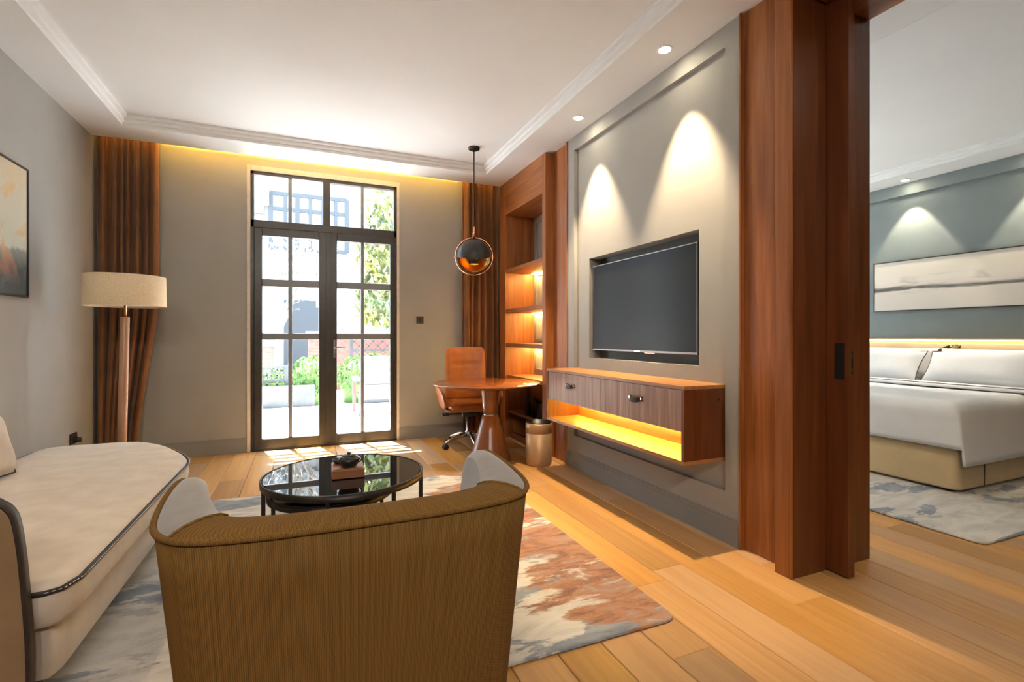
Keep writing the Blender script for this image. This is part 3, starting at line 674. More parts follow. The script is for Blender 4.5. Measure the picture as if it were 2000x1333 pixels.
n_ = len(O); cut0 = 8 * 4 + 1; cut1 = n_ - 1 - cut0
def taper(p, z):
    k = 1 - .13 * min(1, max(0, (p.z - z) / .62)); return (p.x * k, .40 + (p.y - .40) * (1 - .10 * min(1, max(0, (p.z - z) / .62))), z)
outer_rows = []
for fz in (0, .1, .25, .45, .65, .85, 1):
    outer_rows.append([taper(p, .16 + (p.z - .012 - .16) * fz) for p in O])
obj('back_shell', MB().loops(outer_rows, False, False, False), 'chair_weave', ac, True, local=True, solid=.004)
rim_rows = []
for t_ in (0, .12, .3, .5, .7, .88, 1):
    rr = []
    for o_, i_ in zip(O, I):
        p = o_.lerp(i_, t_); hgt = .016 * sin(pi * t_) ** .6 if 0 < t_ < 1 else 0
        rr.append((p.x, p.y, p.z - .012 + hgt + .004 * t_))
    rim_rows.append(rr)
cut = lambda rows, a, b_: [r[a:b_ + 1] for r in rows]
obj('top_band', MB().loops(cut(rim_rows, cut0, cut1), False, False, False), 'chair_weave', ac, True, local=True)
inner_rows = [rim_rows[-1]]
for fz in (.08, .2, .4, .6, .8, 1):
    inner_rows.append([(i_.x * (1 - .04 * sin(pi * fz)), i_.y + .03 * sin(pi * fz * .8) * (1 if abs(i_.x) < .33 else 0), (i_.z - .008) + (.34 - i_.z) * fz) for i_ in I])
obj('inner_shell', MB().loops(inner_rows, False, False, False), 'chair_velvet', ac, True, local=True)
for a, b_ in ((0, cut0), (cut1, n_ - 1)):
    mb = MB().loops(cut(rim_rows, a, b_), False, False, False)
    e = 0 if a == 0 else n_ - 1
    mb.loops([[r[e] for r in rim_rows], [(x_ * .97, y_ - .004, .20) for x_, y_, z_ in [r[e] for r in rim_rows]]], False, False, False)
    obj('arm', mb, 'chair_velvet', ac, True, local=True)
    k = cut0 if a == 0 else cut1
    obj('seam', MB().tube([tuple(Vector(r[k]) + Vector((0, 0, .001))) for r in rim_rows], .004, 6), 'chair_weave', ac, True, local=True)
obj('piping', MB().tube([(p.x * 1.002, .4 + (p.y - .4) * 1.002, p.z - .010) for p in O], .0075, 8), 'chair_weave', ac, True, local=True)
sp_ = round_poly([(-.395, .16), (.395, .16), (.425, .76), (-.425, .76)], [.14, .14, .06, .06])
obj('seat_cushion', MB().loops(slab_rings(sp_, [(.03, .29), (0, .31), (-.004, .37), (0, .42), (.02, .44), (.08, .452)])), 'chair_velvet', ac, True, local=True)
bp_ = round_poly([(-.36, .10), (.36, .10), (.40, .72), (-.40, .72)], [.14, .14, .06, .06])
obj('seat_base', MB().loops(slab_rings(bp_, [(.01, .15), (0, .16), (0, .29)])), 'chair_weave', ac, True, local=True)
for lx, ly, z0 in ((-.28, .18, 0), (.28, .18, 0), (-.33, .66, .0145), (.33, .66, .0145)):
    obj('leg', MB().lathe([(.014, z0), (.022, .155)], lx, ly, 14), 'piping_dark', ac, True, local=True)

# ================================================================== COFFEE TABLES (nested pair)
def round_table(name, cx, cy, r, zt, legs, label):
    t = thing(name, label, 'coffee table', (cx, cy, .014), group='nested round coffee tables')
    rim = obj('rim', MB().lathe([(r, zt - .035), (r, zt), (r - .008, zt + .001), (r - .010, zt - .004), (r - .012, zt - .035), (r, zt - .035)], cx, cy, 72, False, False), 'black_metal', t, True)
    obj('glass_top', MB().lathe([(r - .0125, zt - .012), (r - .0125, zt - .004), (r - .016, zt - .002)], cx, cy, 72), 'black_glass', t)
    for a in legs:
        lx, ly = cx + (r - .012) * cos(R(a)), cy + (r - .012) * sin(R(a)); obj('leg', MB().bar((lx, ly, .0145), (lx, ly, zt - .036), .020, .020), 'black_metal', t)
    lr = r - .012
    obj('foot_ring', MB().tube([(cx + lr * cos(2 * pi * k / 48), cy + lr * sin(2 * pi * k / 48), .023) for k in range(48)], .007, 6, True), 'black_metal', t, True)
round_table('coffee_table', .225, 3.055, .45, .40, (195, 255, 300, 345, 60, 120), 'round black glass coffee table carrying the tea tray')
round_table('nesting_table', .152, 3.035, .343, .325, (205, 285, 25, 115), 'lower round black table nested under the coffee table')
tr = thing('tea_tray', 'small brown wooden tray box on the glass coffee table', 'tray', (.235, 3.005, .402), R(-2))
obj('tray_box', MB().box(-.088, .088, -.105, .105, 0, .048), 'tray_wood', tr, bev=.003, local=True)
obj('slotted_top', MB().box(-.080, .080, -.097, .097, .048, .053), 'tray_wood', tr, bev=.001, local=True)
TPX, TPY = .238, 2.955
tp = thing('teapot', 'round squat dark ceramic teapot on the wooden tray', 'teapot', (TPX, TPY, .4555))
obj('pot_body', MB().lathe([(.030, .4555), (.044, .461), (.056, .478), (.058, .492), (.050, .508), (.036, .516)], TPX, TPY, 28), 'ceramic_dark', tp, True)
ld = obj('lid', MB().lathe([(.037, .515), (.034, .521), (.018, .524)], TPX, TPY, 24), 'ceramic_dark', tp, True)
obj('knob', MB().lathe([(.006, .523), (.011, .531), (.007, .537)], TPX, TPY, 12), 'ceramic_dark', ld, True)
obj('spout', MB().tube([(TPX + .03, TPY - .035, .490), (TPX + .045, TPY - .055, .500), (TPX + .052, TPY - .066, .512)], [.011, .008, .006], 8), 'ceramic_dark', tp, True)
obj('pot_handle', MB().tube([(TPX + .05 + .022 * sin(a), TPY + .014, .492 + .020 * cos(a)) for a in [R(k) for k in range(0, 181, 15)]], .004, 6), 'ceramic_dark', tp, True)
tcup = obj('tea_cup', MB().lathe([(.016, .4555), (.020, .459), (.033, .482), (.030, .482), (.016, .461)], .183, 3.045, 22), 'ceramic_dark', None, True)
tag(tcup, 'small dark tea cup beside the teapot', 'cup')

# ================================================================== DESK, DESK CHAIR, BIN, PENDANT
DCX, DCY = 1.655, 4.545
dk = thing('desk', 'round cherry wood desk on a flared cone pedestal', 'desk', (DCX, DCY, 0))
obj('desk_top', MB().lathe([(.40, .705), (.505, .728), (.525, .737), (.527, .742), (.52, .746)], DCX, DCY, 72), 'desk_wood', dk, True, bev=0)
ped = obj('pedestal', MB().lathe([(.205, 0), (.203, .012), (.16, .14), (.115, .30), (.078, .428), (.068, .43)], DCX + .02, DCY - .04, 44), 'desk_base', dk, True)
obj('collar', MB().lathe([(.066, .43), (.066, .445)], DCX + .02, DCY - .04, 32), 'chrome', dk, True)
obj('column', MB().lathe([(.070, .445), (.074, .52), (.085, .66), (.11, .71)], DCX + .02, DCY - .04, 36), 'desk_base', dk, True)

oc_ = thing('office_chair', 'brown leather swivel chair behind the round desk', 'office chair', (1.66, 5.13, 0), R(-6))
def shell(rows): return MB().loops(rows, False, False, False)
def chair_back():
    pts_f = []; pts_b = []
    for j in range(25):
        v = j / 24; z = .50 + .575 * v
        wd = .235 - .012 * v if v < .9 else (.235 - .012 * v) * (1 - .12 * ((v - .9) / .1) ** 2)
        th = .045 * (1 - .5 * v); groove = .020 * math.exp(-((v - .68) / .02) ** 2) + .012 * math.exp(-((v - .30) / .02) ** 2)
        rf, rb = [], []
        for i in range(17):
            u = -1 + 2 * i / 16; yc = .20 + .05 * v - .05 * abs(u) ** 2.5
            edge = (1 - abs(u) ** 6) ; ez = min(1, (1 - v) * 12)
            rf.append((u * wd, yc - th * edge * ez + groove * (1 if abs(u) < .72 else 0), z)); rb.append((u * wd, yc + .022 * edge * ez, z))
        pts_f.append(rf); pts_b.append(list(reversed(rb)))
    return MB().loops([f + b_ for f, b_ in zip(pts_f, pts_b)])
obj('backrest', chair_back(), 'leather', oc_, True, local=True)
obj('seat', MB().loops(slab_rings(round_poly([(-.25, -.25), (.25, -.25), (.24, .22), (-.24, .22)], [.09, .09, .06, .06]), [(.03, .42), (0, .44), (0, .475), (.02, .495), (.07, .505)])), 'leather', oc_, True, local=True)
for s in (-1, 1):
    prof = [(.22, .675), (.02, .66), (-.16, .625), (-.24, .56), (-.20, .47), (-.06, .42), (.20, .42), (.24, .55)]
    prof = [(p.x, p.y) for p in round_poly(prof, .03, 3)]
    obj('arm', MB().loops([[(s * (.262 + .05 * max(0, (b_ - .42) / .25)), a, b_) for a, b_ in prof], [(s * (.285 + .06 * max(0, (b_ - .42) / .25)), a, b_) for a, b_ in prof]] if s > 0 else [[(s * (.285 + .06 * max(0, (b_ - .42) / .25)), a, b_) for a, b_ in prof], [(s * (.262 + .05 * max(0, (b_ - .42) / .25)), a, b_) for a, b_ in prof]]), 'leather', oc_, True, local=True, bev=.006)
obj('under_shell', MB().loops(slab_rings(round_poly([(-.285, -.22), (.285, -.22), (.27, .24), (-.27, .24)], .08), [(.10, .385), (.02, .40), (0, .42)])), 'leather', oc_, True, local=True)
mech = obj('tilt_mechanism', MB().box(-.09, .09, -.11, .11, .335, .385), 'black_plastic', oc_, bev=.01, local=True)
obj('lever', MB().tube([(-.08, .0, .36), (-.26, -.02, .362)], .009, 8), 'black_plastic', mech, True, local=True)
obj('lever_grip', MB().box(-.30, -.22, -.04, .005, .345, .375), 'black_plastic', mech, bev=.006, local=True)
obj('gas_lift', MB().lathe([(.045, .115), (.045, .17), (.030, .175), (.030, .27), (.022, .272), (.022, .336)], 0, 0, 20), 'chrome', oc_, True, local=True)
for k in range(5):
    a = R(200 + 72 * k); dx, dy = cos(a), sin(a)
    lg = obj('base_leg', MB().tube([(dx * .03, dy * .03, .135), (dx * .14, dy * .14, .12), (dx * .25, dy * .25, .085), (dx * .285, dy * .285, .068)], [.028, .024, .017, .013], 8), 'chrome', oc_, True, local=True)
    cxx, cyy = dx * .29, dy * .29; px, py = -dy, dx
    cs = obj('caster', MB().tube([(cxx - px * .022, cyy - py * .022, .030), (cxx - px * .006, cyy - py * .006, .030)], .0295, 14).tube([(cxx + px * .006, cyy + py * .006, .030), (cxx + px * .022, cyy + py * .022, .030)], .0295, 14), 'black_plastic', lg, True, local=True)

wb = thing('waste_bin', 'round bronze metal waste bin on the floor beside the desk', 'waste bin', (2.035, 4.165, 0))
obj('bin_body', MB().lathe([(.112, 0), (.118, .006), (.123, .03), (.124, .296), (.121, .298)], 2.035, 4.165, 40, True, False), 'bronze_bin', wb, True)
obj('upper_band', MB().lathe([(.121, .299), (.1245, .302), (.1245, .385), (.122, .39), (.117, .39), (.116, .30)], 2.035, 4.165, 40, False, False), 'bronze_bin', wb, True)
obj('liner', MB().lathe([(.1155, .02), (.1155, .395), (.119, .4), (.113, .4), (.112, .03)], 2.035, 4.165, 36, True, False), 'black_plastic', wb, True)

PX, PY, PZ = 1.585, 4.73, 2.005
pd = thing('pendant_lamp', 'globe pendant lamp with black dome, gold inside and copper ring', 'pendant lamp', (PX, PY, PZ))
obj('canopy', MB().lathe([(.058, ZC), (.058, ZC - .018), (.050, ZC - .024)], PX, PY, 28), 'black_metal', pd, True)
obj('cord', MB().tube([(PX, PY, ZC - .02), (PX, PY, 2.30)], .0055, 8), 'black_metal', pd, True)
obj('stem', MB().tube([(PX, PY, 2.305), (PX, PY, 2.18)], .012, 12), 'copper', pd, True)
def hoop(r, tilt, yaw_, rad, w_):
    e = Euler((0, tilt, yaw_)); return [Vector((PX, PY, PZ)) + e.to_matrix() @ Vector((r * cos(2 * pi * k / 64), 0, r * sin(2 * pi * k / 64))) for k in range(64)]
obj('outer_ring', MB().tube(hoop(.188, 0, R(-20), 0, 0), .0065, 8, True), 'copper', pd, True)
def qshell(r, th0, th1, f, mat, nm):
    rings = []
    for j in range(13):
        th = th0 + (th1 - th0) * j / 12; rings.append([f(r * sin(pi * i / 24 - pi / 2), r * cos(pi * i / 24 - pi / 2) * cos(th), r * cos(pi * i / 24 - pi / 2) * sin(th)) for i in range(25)])
    return obj(nm, MB().loops(rings, False, False, False), mat, pd, True)
rz = Euler((0, 0, R(-20))).to_matrix()
def F_(a, b_, c): return Vector((PX, PY, PZ)) + rz @ Vector((a, b_, c))
# upper black dome (tilted half shell) and lower gold quarter bowl open towards the room
qshell(.172, R(8), R(196), F_, 'pendant_black', 'upper_dome')
qshell(.168, R(8), R(196), F_, 'gold_inner', 'dome_lining')
qshell(.166, R(0), R(-100), F_, 'gold_inner', 'lower_bowl')
qshell(.170, R(0), R(-100), F_, 'pendant_black', 'bowl_cover')
obj('lamp_holder', MB().lathe([(.085, 2.03), (.085, 1.985), (.06, 1.98), (.05, 1.955), (.05, 1.925), (.047, 1.925), (.047, 1.974)], PX, PY, 28), 'pendant_black', pd, True)
obj('bulb', MB().lathe([(.036, 1.972), (.036, 1.968)], PX, PY, 20), 'led_bulb', pd)
for s in (-1, 1):
    a = F_(s * .165, 0, 0); b_ = F_(s * .20, 0, 0); obj('pivot_knob', MB().tube([a, b_], .010, 10), 'copper', pd, True)

# ================================================================== FLOOR LAMP
LX, LY = -1.275, 4.70
lp = thing('floor_lamp', 'floor lamp with linen drum shade and wooden pole behind the chaise', 'floor lamp', (LX, LY, 0)); 
TL = .012
obj('base', MB().lathe([(.15, 0), (.15, .018), (.14, .024)], LX - .03, LY, 36), 'black_metal', lp, True)
obj('pole', MB().loops([[(LX - .03 + TL * 2.2 * ((z - .024) / 1.34) + rr * cos(2 * pi * i / 20), LY + rr * sin(2 * pi * i / 20), z) for i in range(20)] for rr, z in ((.030, .024), (.0305, .7), (.030, 1.345), (.028, 1.35))]), 'lamp_wood', lp, True)
obj('neck', MB().tube([(LX - .003, LY, 1.345), (LX, LY, 1.60)], .009, 12), 'copper', lp, True)
sh = obj('lamp_shade', MB().lathe([(.262, 1.43), (.258, 1.665), (.255, 1.665), (.259, 1.43), (.262, 1.43)], LX, LY, 64, False, False), 'linen_shade', lp, True)
obj('diffuser', MB().lathe([(.255, 1.445), (.255, 1.448)], LX, LY, 48), 'white_linen', lp)
m = MB()
for k in range(3): m.tube([(LX, LY, 1.60), (LX + .256 * cos(2.1 * k), LY + .256 * sin(2.1 * k), 1.655)], .003, 6)
obj('shade_spider', m, 'copper', lp, True)

# ================================================================== WALL THINGS
al = thing('wall_art', 'abstract cream and dark teal painting on the left wall', 'painting', (XL, 3.88, 1.46))
obj('canvas', B(XL + .004, XL + .030, 3.382, 4.374, 1.472, 2.324), 'art_left', al)
for bx_ in ((3.37, 3.382, 1.46, 2.336), (4.374, 4.386, 1.46, 2.336), (3.382, 4.374, 1.46, 1.472), (3.382, 4.374, 2.324, 2.336)):
    obj('frame_bar', B(XL + .002, XL + .038, *bx_), 'black_plastic', al)
ab = thing('bedroom_art', 'wide misty grey landscape painting in thin black frame above the bed', 'painting', (XT, 3.03, 1.5))
A0, A1, A2, A3 = 2.12, 3.93, 1.50, 2.108
obj('canvas', B(XT - .032, XT - .016, A0 + .01, A1 - .01, A2 + .01, A3 - .01), 'art_bed', ab)
for bx_ in ((A0, A0 + .012, A2, A3), (A1 - .012, A1, A2, A3), (A0 + .012, A1 - .012, A2, A2 + .012), (A0 + .012, A1 - .012, A3 - .012, A3)):
    obj('frame_bar', B(XT - .038, XT - .013, *bx_), 'black_plastic', ab)
sw = thing('light_switch', 'square dark metal light switch between door and right curtain', 'switch', (1.258, YF, 1.39))
obj('face_plate', B(1.216, 1.301, YF - .010, YF - .001, 1.347, 1.433), 'switch_metal', sw, bev=.003)
obj('rocker', B(1.240, 1.277, YF - .014, YF - .010, 1.371, 1.409), 'black_plastic', sw, bev=.002)
ou = thing('wall_outlet', 'black wall outlet with a round plug low beside the curtain', 'outlet', (XL, 5.18, .35))
obj('face_plate', B(XL + .001, XL + .011, 5.12, 5.245, .305, .395), 'black_plastic', ou, bev=.003)
obj('plug', MB().tube([(XL + .011, 5.20, .335), (XL + .05, 5.20, .335)], .02, 14), 'black_plastic', ou, True)

# ================================================================== BEDROOM
bd = thing('bed', 'wide bed with pleated tan skirt seen through the doorway', 'bed', (5.5, 3.05, 0))
BX0, BX1, BB0, BB1 = 4.52, 6.50, 2.10, 4.0
bpoly = round_poly([(BX0, BB0), (BX1, BB0), (BX1, BB1), (BX0, BB1)], [.07, .06, .06, .07], 5)
obj('skirt', MB().loops(slab_rings(bpoly, [(.0, .035), (0, .05), (.004, .25), (.012, .42)])), 'bed_fabric', bd, True)
for a in (4.88, 5.6): obj('pleat', MB().bar((a, BB0 - .003, .035), (a + .012, BB0 - .001, .35), .012, .008), 'trim_brown', bd)
obj('mattress', MB().loops(slab_rings(inset(bpoly, .012), [(.02, .40), (0, .42), (0, .64), (.04, .66)])), 'white_linen', bd, True)
for a, b_ in ((4.62, 2.2), (6.4, 2.2), (4.62, 3.9), (6.4, 3.9)): obj('foot', MB().lathe([(.03, .0145 if a < 5.9 else 0), (.03, .036)], a, b_, 12), 'black_plastic', bd)
# duvet: height field draped over the foot end and the sides
dv = thing('duvet', 'smooth white duvet folded over the foot of the bed', 'duvet', (5.1, 3.05, .66))
def smooth(t): t = min(1, max(0, t)); return t * t * (3 - 2 * t)
def drape(e, top, rr, low, fl_=.02):
    # e: arc length past the edge start -> (outward offset, height)
    q = rr * pi / 2
    if e <= 0: return e, top
    if e < q: a = e / rr; return rr * sin(a), top - rr * (1 - cos(a))
    return rr + fl_ * (e - q), max(low, top - rr - (e - q))
ZT = .70; rr = .09; rings = []
nx, ny = 44, 56; fx0 = BX0 - .012
for i in range(nx + 1):
    ex = -1.28 + (1.28 + .40) * i / nx            # along the bed; >0 hangs over the foot
    row_ = []
    for j in range(ny + 1):
        ey = (-1 + 2 * j / ny) * (.95 - rr + .52)
        sgn = 1 if ey > 0 else -1; over = abs(ey) - (.95 - rr)
        lowy = .20; lowx = .305
        ox, zx = drape(ex, ZT, rr, lowx); oy, zy = drape(over, ZT, rr, lowy, .10)
        X_ = (fx0 + rr) - ox; Y_ = 3.05 + sgn * (.95 - rr + oy + .012)
        z_ = min(zx, zy) if (ex <= 0 or over <= 0) else min(zx, zy)
        if ex > 0 and over > 0: z_ = min(zx, zy); X_ += .0
        z_ += .006 * sin(5 * X_ + 3 * Y_) * (1 if z_ > .6 else .4)
        row_.append((X_, Y_, z_))
    rings.append(row_)
obj('duvet_cover', MB().loops(rings, False, False, False), 'white_linen', dv, True, solid=.02)
fold = [[(X_, 3.05 + yy, z_) for yy in [(-.97 + 1.94 * k / 30) for k in range(31)]] for X_, z_ in ((5.56, .722), (5.60, .742), (5.78, .745), (5.86, .735))]
obj('turned_sheet', MB().loops(fold, False, False, False), 'white_linen', dv, True, solid=.012)
obj('hem_line', MB().tube([(5.597, 2.09, .75), (5.597, 4.01, .75)], .003, 6), 'trim_brown', dv)
for k, (yy, nm) in enumerate(((3.56, 'left'), (2.62, 'right'))):
    pillow('bed_pillow', .90, .40, .18, (5.90, yy, .715), (R(-36), 0, R(-90)), 'white_linen', 'white pillow with brown piping in the front row, %s of the headboard seam' % nm, group='white bed pillows', piping=('trim_brown', .005))
    pillow('bed_pillow', .92, .38, .18, (6.22, yy + .02, .72), (R(-22), 0, R(-90)), 'white_linen', 'plain white pillow behind the front row, %s of the headboard seam' % nm, group='white bed pillows')
hb = thing('headboard', 'long padded tan headboard with glowing top ledge on the teal wall', 'headboard', (6.57, 3.05, .4))
for a, b_ in ((1.75, 3.052), (3.060, 4.36)):
    obj('padded_panel', MB().loops([[(x_, p.x, p.y) for p in inset(round_poly([(a, .40), (b_, .40), (b_, 1.125), (a, 1.125)], .02), d)] for d, x_ in ((0, 6.61), (0, 6.545), (.012, 6.525), (.05, 6.515))]), 'headboard_fabric', hb, True)
obj('ledge', B(6.545, XT - .001, 1.70, 4.41, 1.158, 1.174), 'headboard_fabric', hb, bev=.002)
obj('led_strip', B(6.555, 6.566, 1.75, 4.36, 1.150, 1.1575), 'led_head', hb)
obj('backing', B(6.611, XT - .0005, 1.72, 4.39, .38, 1.158), 'headboard_fabric', hb)

# ================================================================== OUTDOORS
te = struct('terrace', B(-9, 11, YF + .112, 9.25, -.14, -.02), 'terrace_stone', 'pale stone terrace outside the glazed door', 'terrace')
struct('ground', B(-25, 30, 9.25, 40, -.2, -.06), 'terrace_stone', 'bright pale ground beyond the terrace', 'ground')
def planter(x0, x1, label):
    o = obj('planter_curb', B(x0, x1, 9.26, 9.40, -.06, .34), 'planter_grey', None, bev=.01); tag(o, label, 'planter')
planter(-3.2, .18, 'low grey planter curb left of the terrace gap'); planter(.95, 5.0, 'low grey planter curb behind the lounge chair')
def foliage(cx, cy, cz, rx, ry, rz_, n, size, seed, shell_=.5):
    r = random.Random(seed); mb = MB()
    for _ in range(n):
        while True:
            p = Vector((r.uniform(-1, 1), r.uniform(-1, 1), r.uniform(-1, 1)))
            if shell_ < p.length < 1: break
        c = Vector((cx + p.x * rx, cy + p.y * ry, cz + p.z * rz_)); e = Euler((r.uniform(0, 6), r.uniform(0, 6), r.uniform(0, 6))).to_matrix(); s = size * r.uniform(.6, 1.2)
        q = [Vector((-1, 0, 0)), Vector((-.3, .38, .08)), Vector((.4, .34, .08)), Vector((1, 0, -.1)), Vector((.4, -.34, .08)), Vector((-.3, -.38, .08))]
        mb.add([c + e @ (v * s) for v in q], [(0, 1, 2, 3), (0, 3, 4, 5)])
    return mb
def hedge(name, cx, cy, cz, rx, ry, rz_, n, seed, label):
    t = thing(name, label, 'hedge', (cx, cy, -.06))
    obj('foliage', foliage(cx, cy, cz, rx, ry, rz_, n, .045, seed, .75), 'hedge_leaf', t)
    obj('core', MB().loops([[(cx + rx * .86 * k * cos(a), cy + ry * .86 * k * sin(a), z) for a in [2 * pi * i / 16 for i in range(16)]] for k, z in ((.85, -.06), (1, cz), (.75, cz + rz_ * .6), (.3, cz + rz_ * .85))]), 'hedge_leaf', t, True)
hedge('hedge_bush', .10, 9.75, .42, .33, .3, .42, 900, 1, 'round green bush beside the brick pier outside the left door leaf')
hedge('hedge_bush', 1.25, 9.9, .42, .75, .4, .45, 1800, 2, 'green bush just behind the back of the outdoor lounge chair')
hedge('hedge_bush', 2.85, 10.1, .52, .8, .4, .52, 1800, 4, 'tall green hedge at the right edge of the terrace view')
hedge('hedge_bush', -1.0, 10.3, .30, .9, .35, .38, 1500, 5, 'low green hedge behind the grey lattice on the left')

lc = thing('lounge_chair', 'outdoor wooden lounge chair with pale cushions on the terrace', 'lounge chair', (1.2, 8.2, -.02))
for px_, py_, zt in ((.76, 8.40, .55), (.80, 7.86, .42), (1.62, 8.44, .55), (1.64, 7.88, .42)): obj('leg', MB().box(px_ - .025, px_ + .025, py_ - .025, py_ + .025, -.02, zt), 'outdoor_wood', lc)
for xx in (.77, 1.63): obj('arm_rest', MB().box(xx - .05, xx + .05, 7.74, 8.5, .50, .545), 'planter_grey', lc)
obj('seat_frame', MB().box(.80, 1.62, 7.85, 8.45, .22, .28), 'outdoor_wood', lc)
obj('seat_cushion', MB().box(.83, 1.59, 7.82, 8.42, .28, .40), 'outdoor_cushion', lc, bev=.03)
obj('back_cushion', MB().loops([[(.92, y_, z_), (1.52, y_, z_), (1.52, y_ + .12, z_ + .03), (.92, y_ + .12, z_ + .03)] for y_, z_ in ((8.30, .40), (8.52, .84))]), 'outdoor_cushion', lc, bev=.03)

def lattice(x0, x1, y, z0, z1, label, step=.16):
    t = thing('lattice_fence', label, 'fence', ((x0 + x1) / 2, y, z0)); n = max(1, round((x1 - x0) / 1.1))
    for k in range(n + 1):
        xx = x0 + (x1 - x0) * k / n; obj('post', B(xx - .03, xx + .03, y - .03, y + .03, -.06, z1 + .03), 'fence_grey', t)
    for z in (z0, z0 + (z1 - z0) * .62, z1): obj('rail', B(x0, x1, y - .018, y + .018, z - .02, z + .02), 'fence_grey', t)
    m = MB(); h = (z1 - z0); k = x0 - h
    while k < x1:
        for s in (1, -1):
            a0, b0 = (k, z0) if s > 0 else (k + h, z0); a1, b1 = (k + h, z1) if s > 0 else (k, z1)
            def clip(ax, az, bx__, bz):
                if bx__ == ax: return None
                t0, t1 = 0, 1
                lo, hi = sorted(((x0 - ax) / (bx__ - ax), (x1 - ax) / (bx__ - ax))); t0, t1 = max(0, lo), min(1, hi)
                if t1 <= t0: return None
                return (ax + (bx__ - ax) * t0, az + (bz - az) * t0), (ax + (bx__ - ax) * t1, az + (bz - az) * t1)
            c = clip(a0, b0, a1, b1)
            if c: m.bar((c[0][0], y, c[0][1]), (c[1][0], y, c[1][1]), .012, .02)
        k += step
    lo = obj('lattice_slats', m, 'fence_grey', t); lo['kind'] = 'stuff'
lattice(.95, 4.4, 11.2, .35, 1.22, 'grey diagonal lattice fence right of the gate pier', .2)
lattice(-2.2, -.28, 9.5, .05, .66, 'low grey lattice screen at the left of the terrace', .16)

def brick_pier(cx, cy, w_, z0, z1, label):
    t = thing('brick_pier', label, 'pier', (cx, cy, z0)); m = MB(); z = z0; k = 0
    while z < z1 - .03:
        for s in range(2):
            a = cx - w_ / 2 + (w_ / 2) * s if k % 2 == 0 else cx - w_ / 2 + (w_ * .3 if s else 0)
            b_ = cx if (k % 2 == 0 and s == 0) else (cx + w_ / 2 if s else cx - w_ / 2 + w_ * .3)
            m.box(a + .004, b_ - .004, cy - w_ / 2, cy + w_ / 2, z, z + .062)
        z += .072; k += 1
    o = obj('brickwork', m, 'brick_red', t); o['kind'] = 'stuff'
    obj('mortar_core', B(cx - w_ / 2 + .008, cx + w_ / 2 - .008, cy - w_ / 2 + .008, cy + w_ / 2 - .008, z0, z), 'facade', t)
    obj('cap', MB().box(cx - w_ / 2 - .05, cx + w_ / 2 + .05, cy - w_ / 2 - .05, cy + w_ / 2 + .05, z, z + .07), 'facade_trim', t)
brick_pier(.30, 11.3, .42, -.06, 1.22, 'red brick gate pier with pale cap beyond the hedge')
brick_pier(-.95, 13.45, .7, -.06, .95, 'low red brick pier at the left of the garden')
o = obj('garden_wall', MB().box(-4, -1.05, 14.0, 14.3, -.06, 1.9).box(-4.05, -1.0, 13.95, 14.35, 1.9, 2.05), 'facade_trim'); tag(o, 'white garden wall with flat coping on the left', 'garden wall')
o = obj('gate_pillar', MB().box(.36, .86, 13.3, 13.8, -.06, 1.95).box(.30, .92, 13.24, 13.86, 1.95, 2.12), 'facade_trim'); tag(o, 'white gate pillar with moulded cap behind the brick pier', 'pillar')
o = obj('brick_wall', MB().box(.62, 6, 12.3, 12.5, -.06, 1.15), 'brick_red'); tag(o, 'low red brick wall behind the lattice fence', 'brick wall')

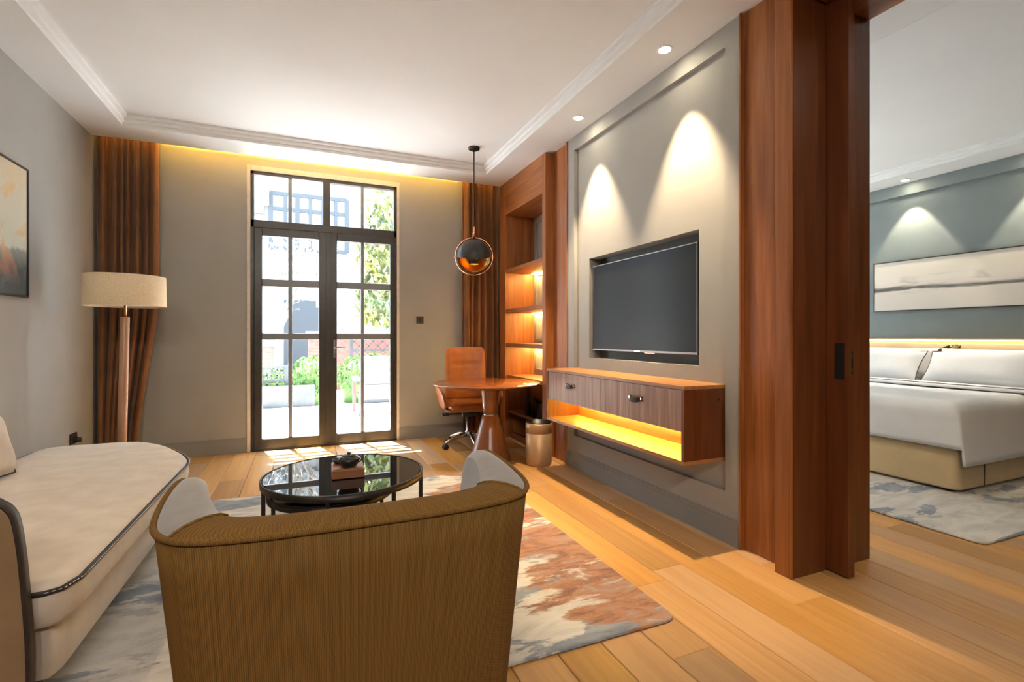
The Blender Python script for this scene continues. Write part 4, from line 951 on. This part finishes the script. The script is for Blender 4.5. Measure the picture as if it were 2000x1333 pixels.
def branches(mb, p, d, ln, rad, depth, r):
    q = p + d * ln; mb.tube([p, p.lerp(q, .5) + Vector((r.uniform(-1, 1), r.uniform(-1, 1), 0)) * ln * .06, q], [rad, rad * .85, rad * .65], 5)
    if depth:
        for _ in range(3):
            dd = (d + Vector((r.uniform(-.75, .75), r.uniform(-.75, .75), r.uniform(-.1, .6)))).normalized(); branches(mb, q, dd, ln * r.uniform(.6, .85), rad * .6, depth - 1, r)
r_ = random.Random(12)
for base_, label, mat, blobs, sz in (
    ((2.05, 11.9), 'big magnolia tree with yellow green leaves at the right of the door view', 'magnolia_leaf', ((2.15, 11.9, 4.2, .85, .8, .9, 420), (2.2, 11.8, 2.9, 1.0, .9, .9, 480), (1.75, 11.8, 2.0, .75, .7, .6, 300), (1.55, 11.9, 3.2, .5, .6, .7, 150)), .14),
    ((-.55, 12.4), 'thin grey tree with sparse pale twigs outside the left door leaf', 'pale_leaf', ((-.55, 12.4, 2.6, 1.0, .8, .9, 520), (.15, 12.5, 2.9, .7, .7, .7, 300)), .06)):
    t = thing('garden_tree', label, 'tree', (base_[0], base_[1], -.06)); m = MB()
    branches(m, Vector((base_[0], base_[1], -.06)), Vector((.02, 0, 1)), 1.35, .07, 4, r_); obj('branches', m, 'bark', t, True)
    fm = MB()
    for k, bl in enumerate(blobs):
        f = foliage(*bl, sz, 30 + k, .3); fm.add(f.v, f.f)
    obj('foliage', fm, mat, t)

YB = 18.0
bl = thing('building', 'pale house with blue framed windows opposite the terrace', 'building', (1.5, YB, -.06))
obj('facade_wall', B(-9, 12, YB, YB + .4, -.06, 9.5), 'facade', bl)
p0 = at_y(526, 360, YB); p1 = at_y(512, 402, YB)
obj('cornice_block', MB().box(p1.x - .5, p0.x, YB - .25, YB, p1.z, p1.z + 1.2), 'facade_trim', bl)
for k in range(7): obj('stone_course', MB().box(-3.2, p1.x + .05, YB - .06, YB, .4 + k * .8, 1.16 + k * .8), 'facade_trim', bl)
obj('string_course', B(-9, 12, YB - .15, YB, 6.9, 7.2), 'facade_trim', bl)
def far_window(cols, rows, z_lo):
    Xs = [at_y(u, 400, YB).x for u in cols]; Zs = [at_y(600, v, YB).z for v in rows] + ([z_lo] if z_lo else [])
    x0, x1, z1, z0 = Xs[0], Xs[-1], Zs[0], Zs[-1]
    wn_ = obj('window', MB().box(x0, x1, YB - .02, YB - .008, z0, z1), 'far_glass', bl)
    m = MB()
    for i, xx in enumerate(Xs): wd = .07 if i in (0, len(Xs) - 1) or i % 2 == 0 else .045; m.box(xx - wd, xx + wd, YB - .10, YB - .021, z0, z1)
    for zz in Zs: m.box(x0, x1, YB - .09, YB - .021, zz - .06, zz + .06)
    obj('window_frame', m, 'blue_frame', wn_)
    for i in range(len(Xs) - 1):
        for j in range(len(Zs) - 1):
            zl, zh = sorted((Zs[j], Zs[j + 1])); obj('pane', MB().box(Xs[i] + .07, Xs[i + 1] - .07, YB - .045, YB - .04, zl + .06, zh - .06), 'far_glass', wn_)
far_window((529, 557, 581, 606, 632, 656, 677), (385, 414), 4.1)
far_window((735, 765, 795), (420, 445), 4.2)
obj('entry_recess', MB().box(-.6, .9, YB - .03, YB, -.06, 2.4), 'blue_frame', bl)
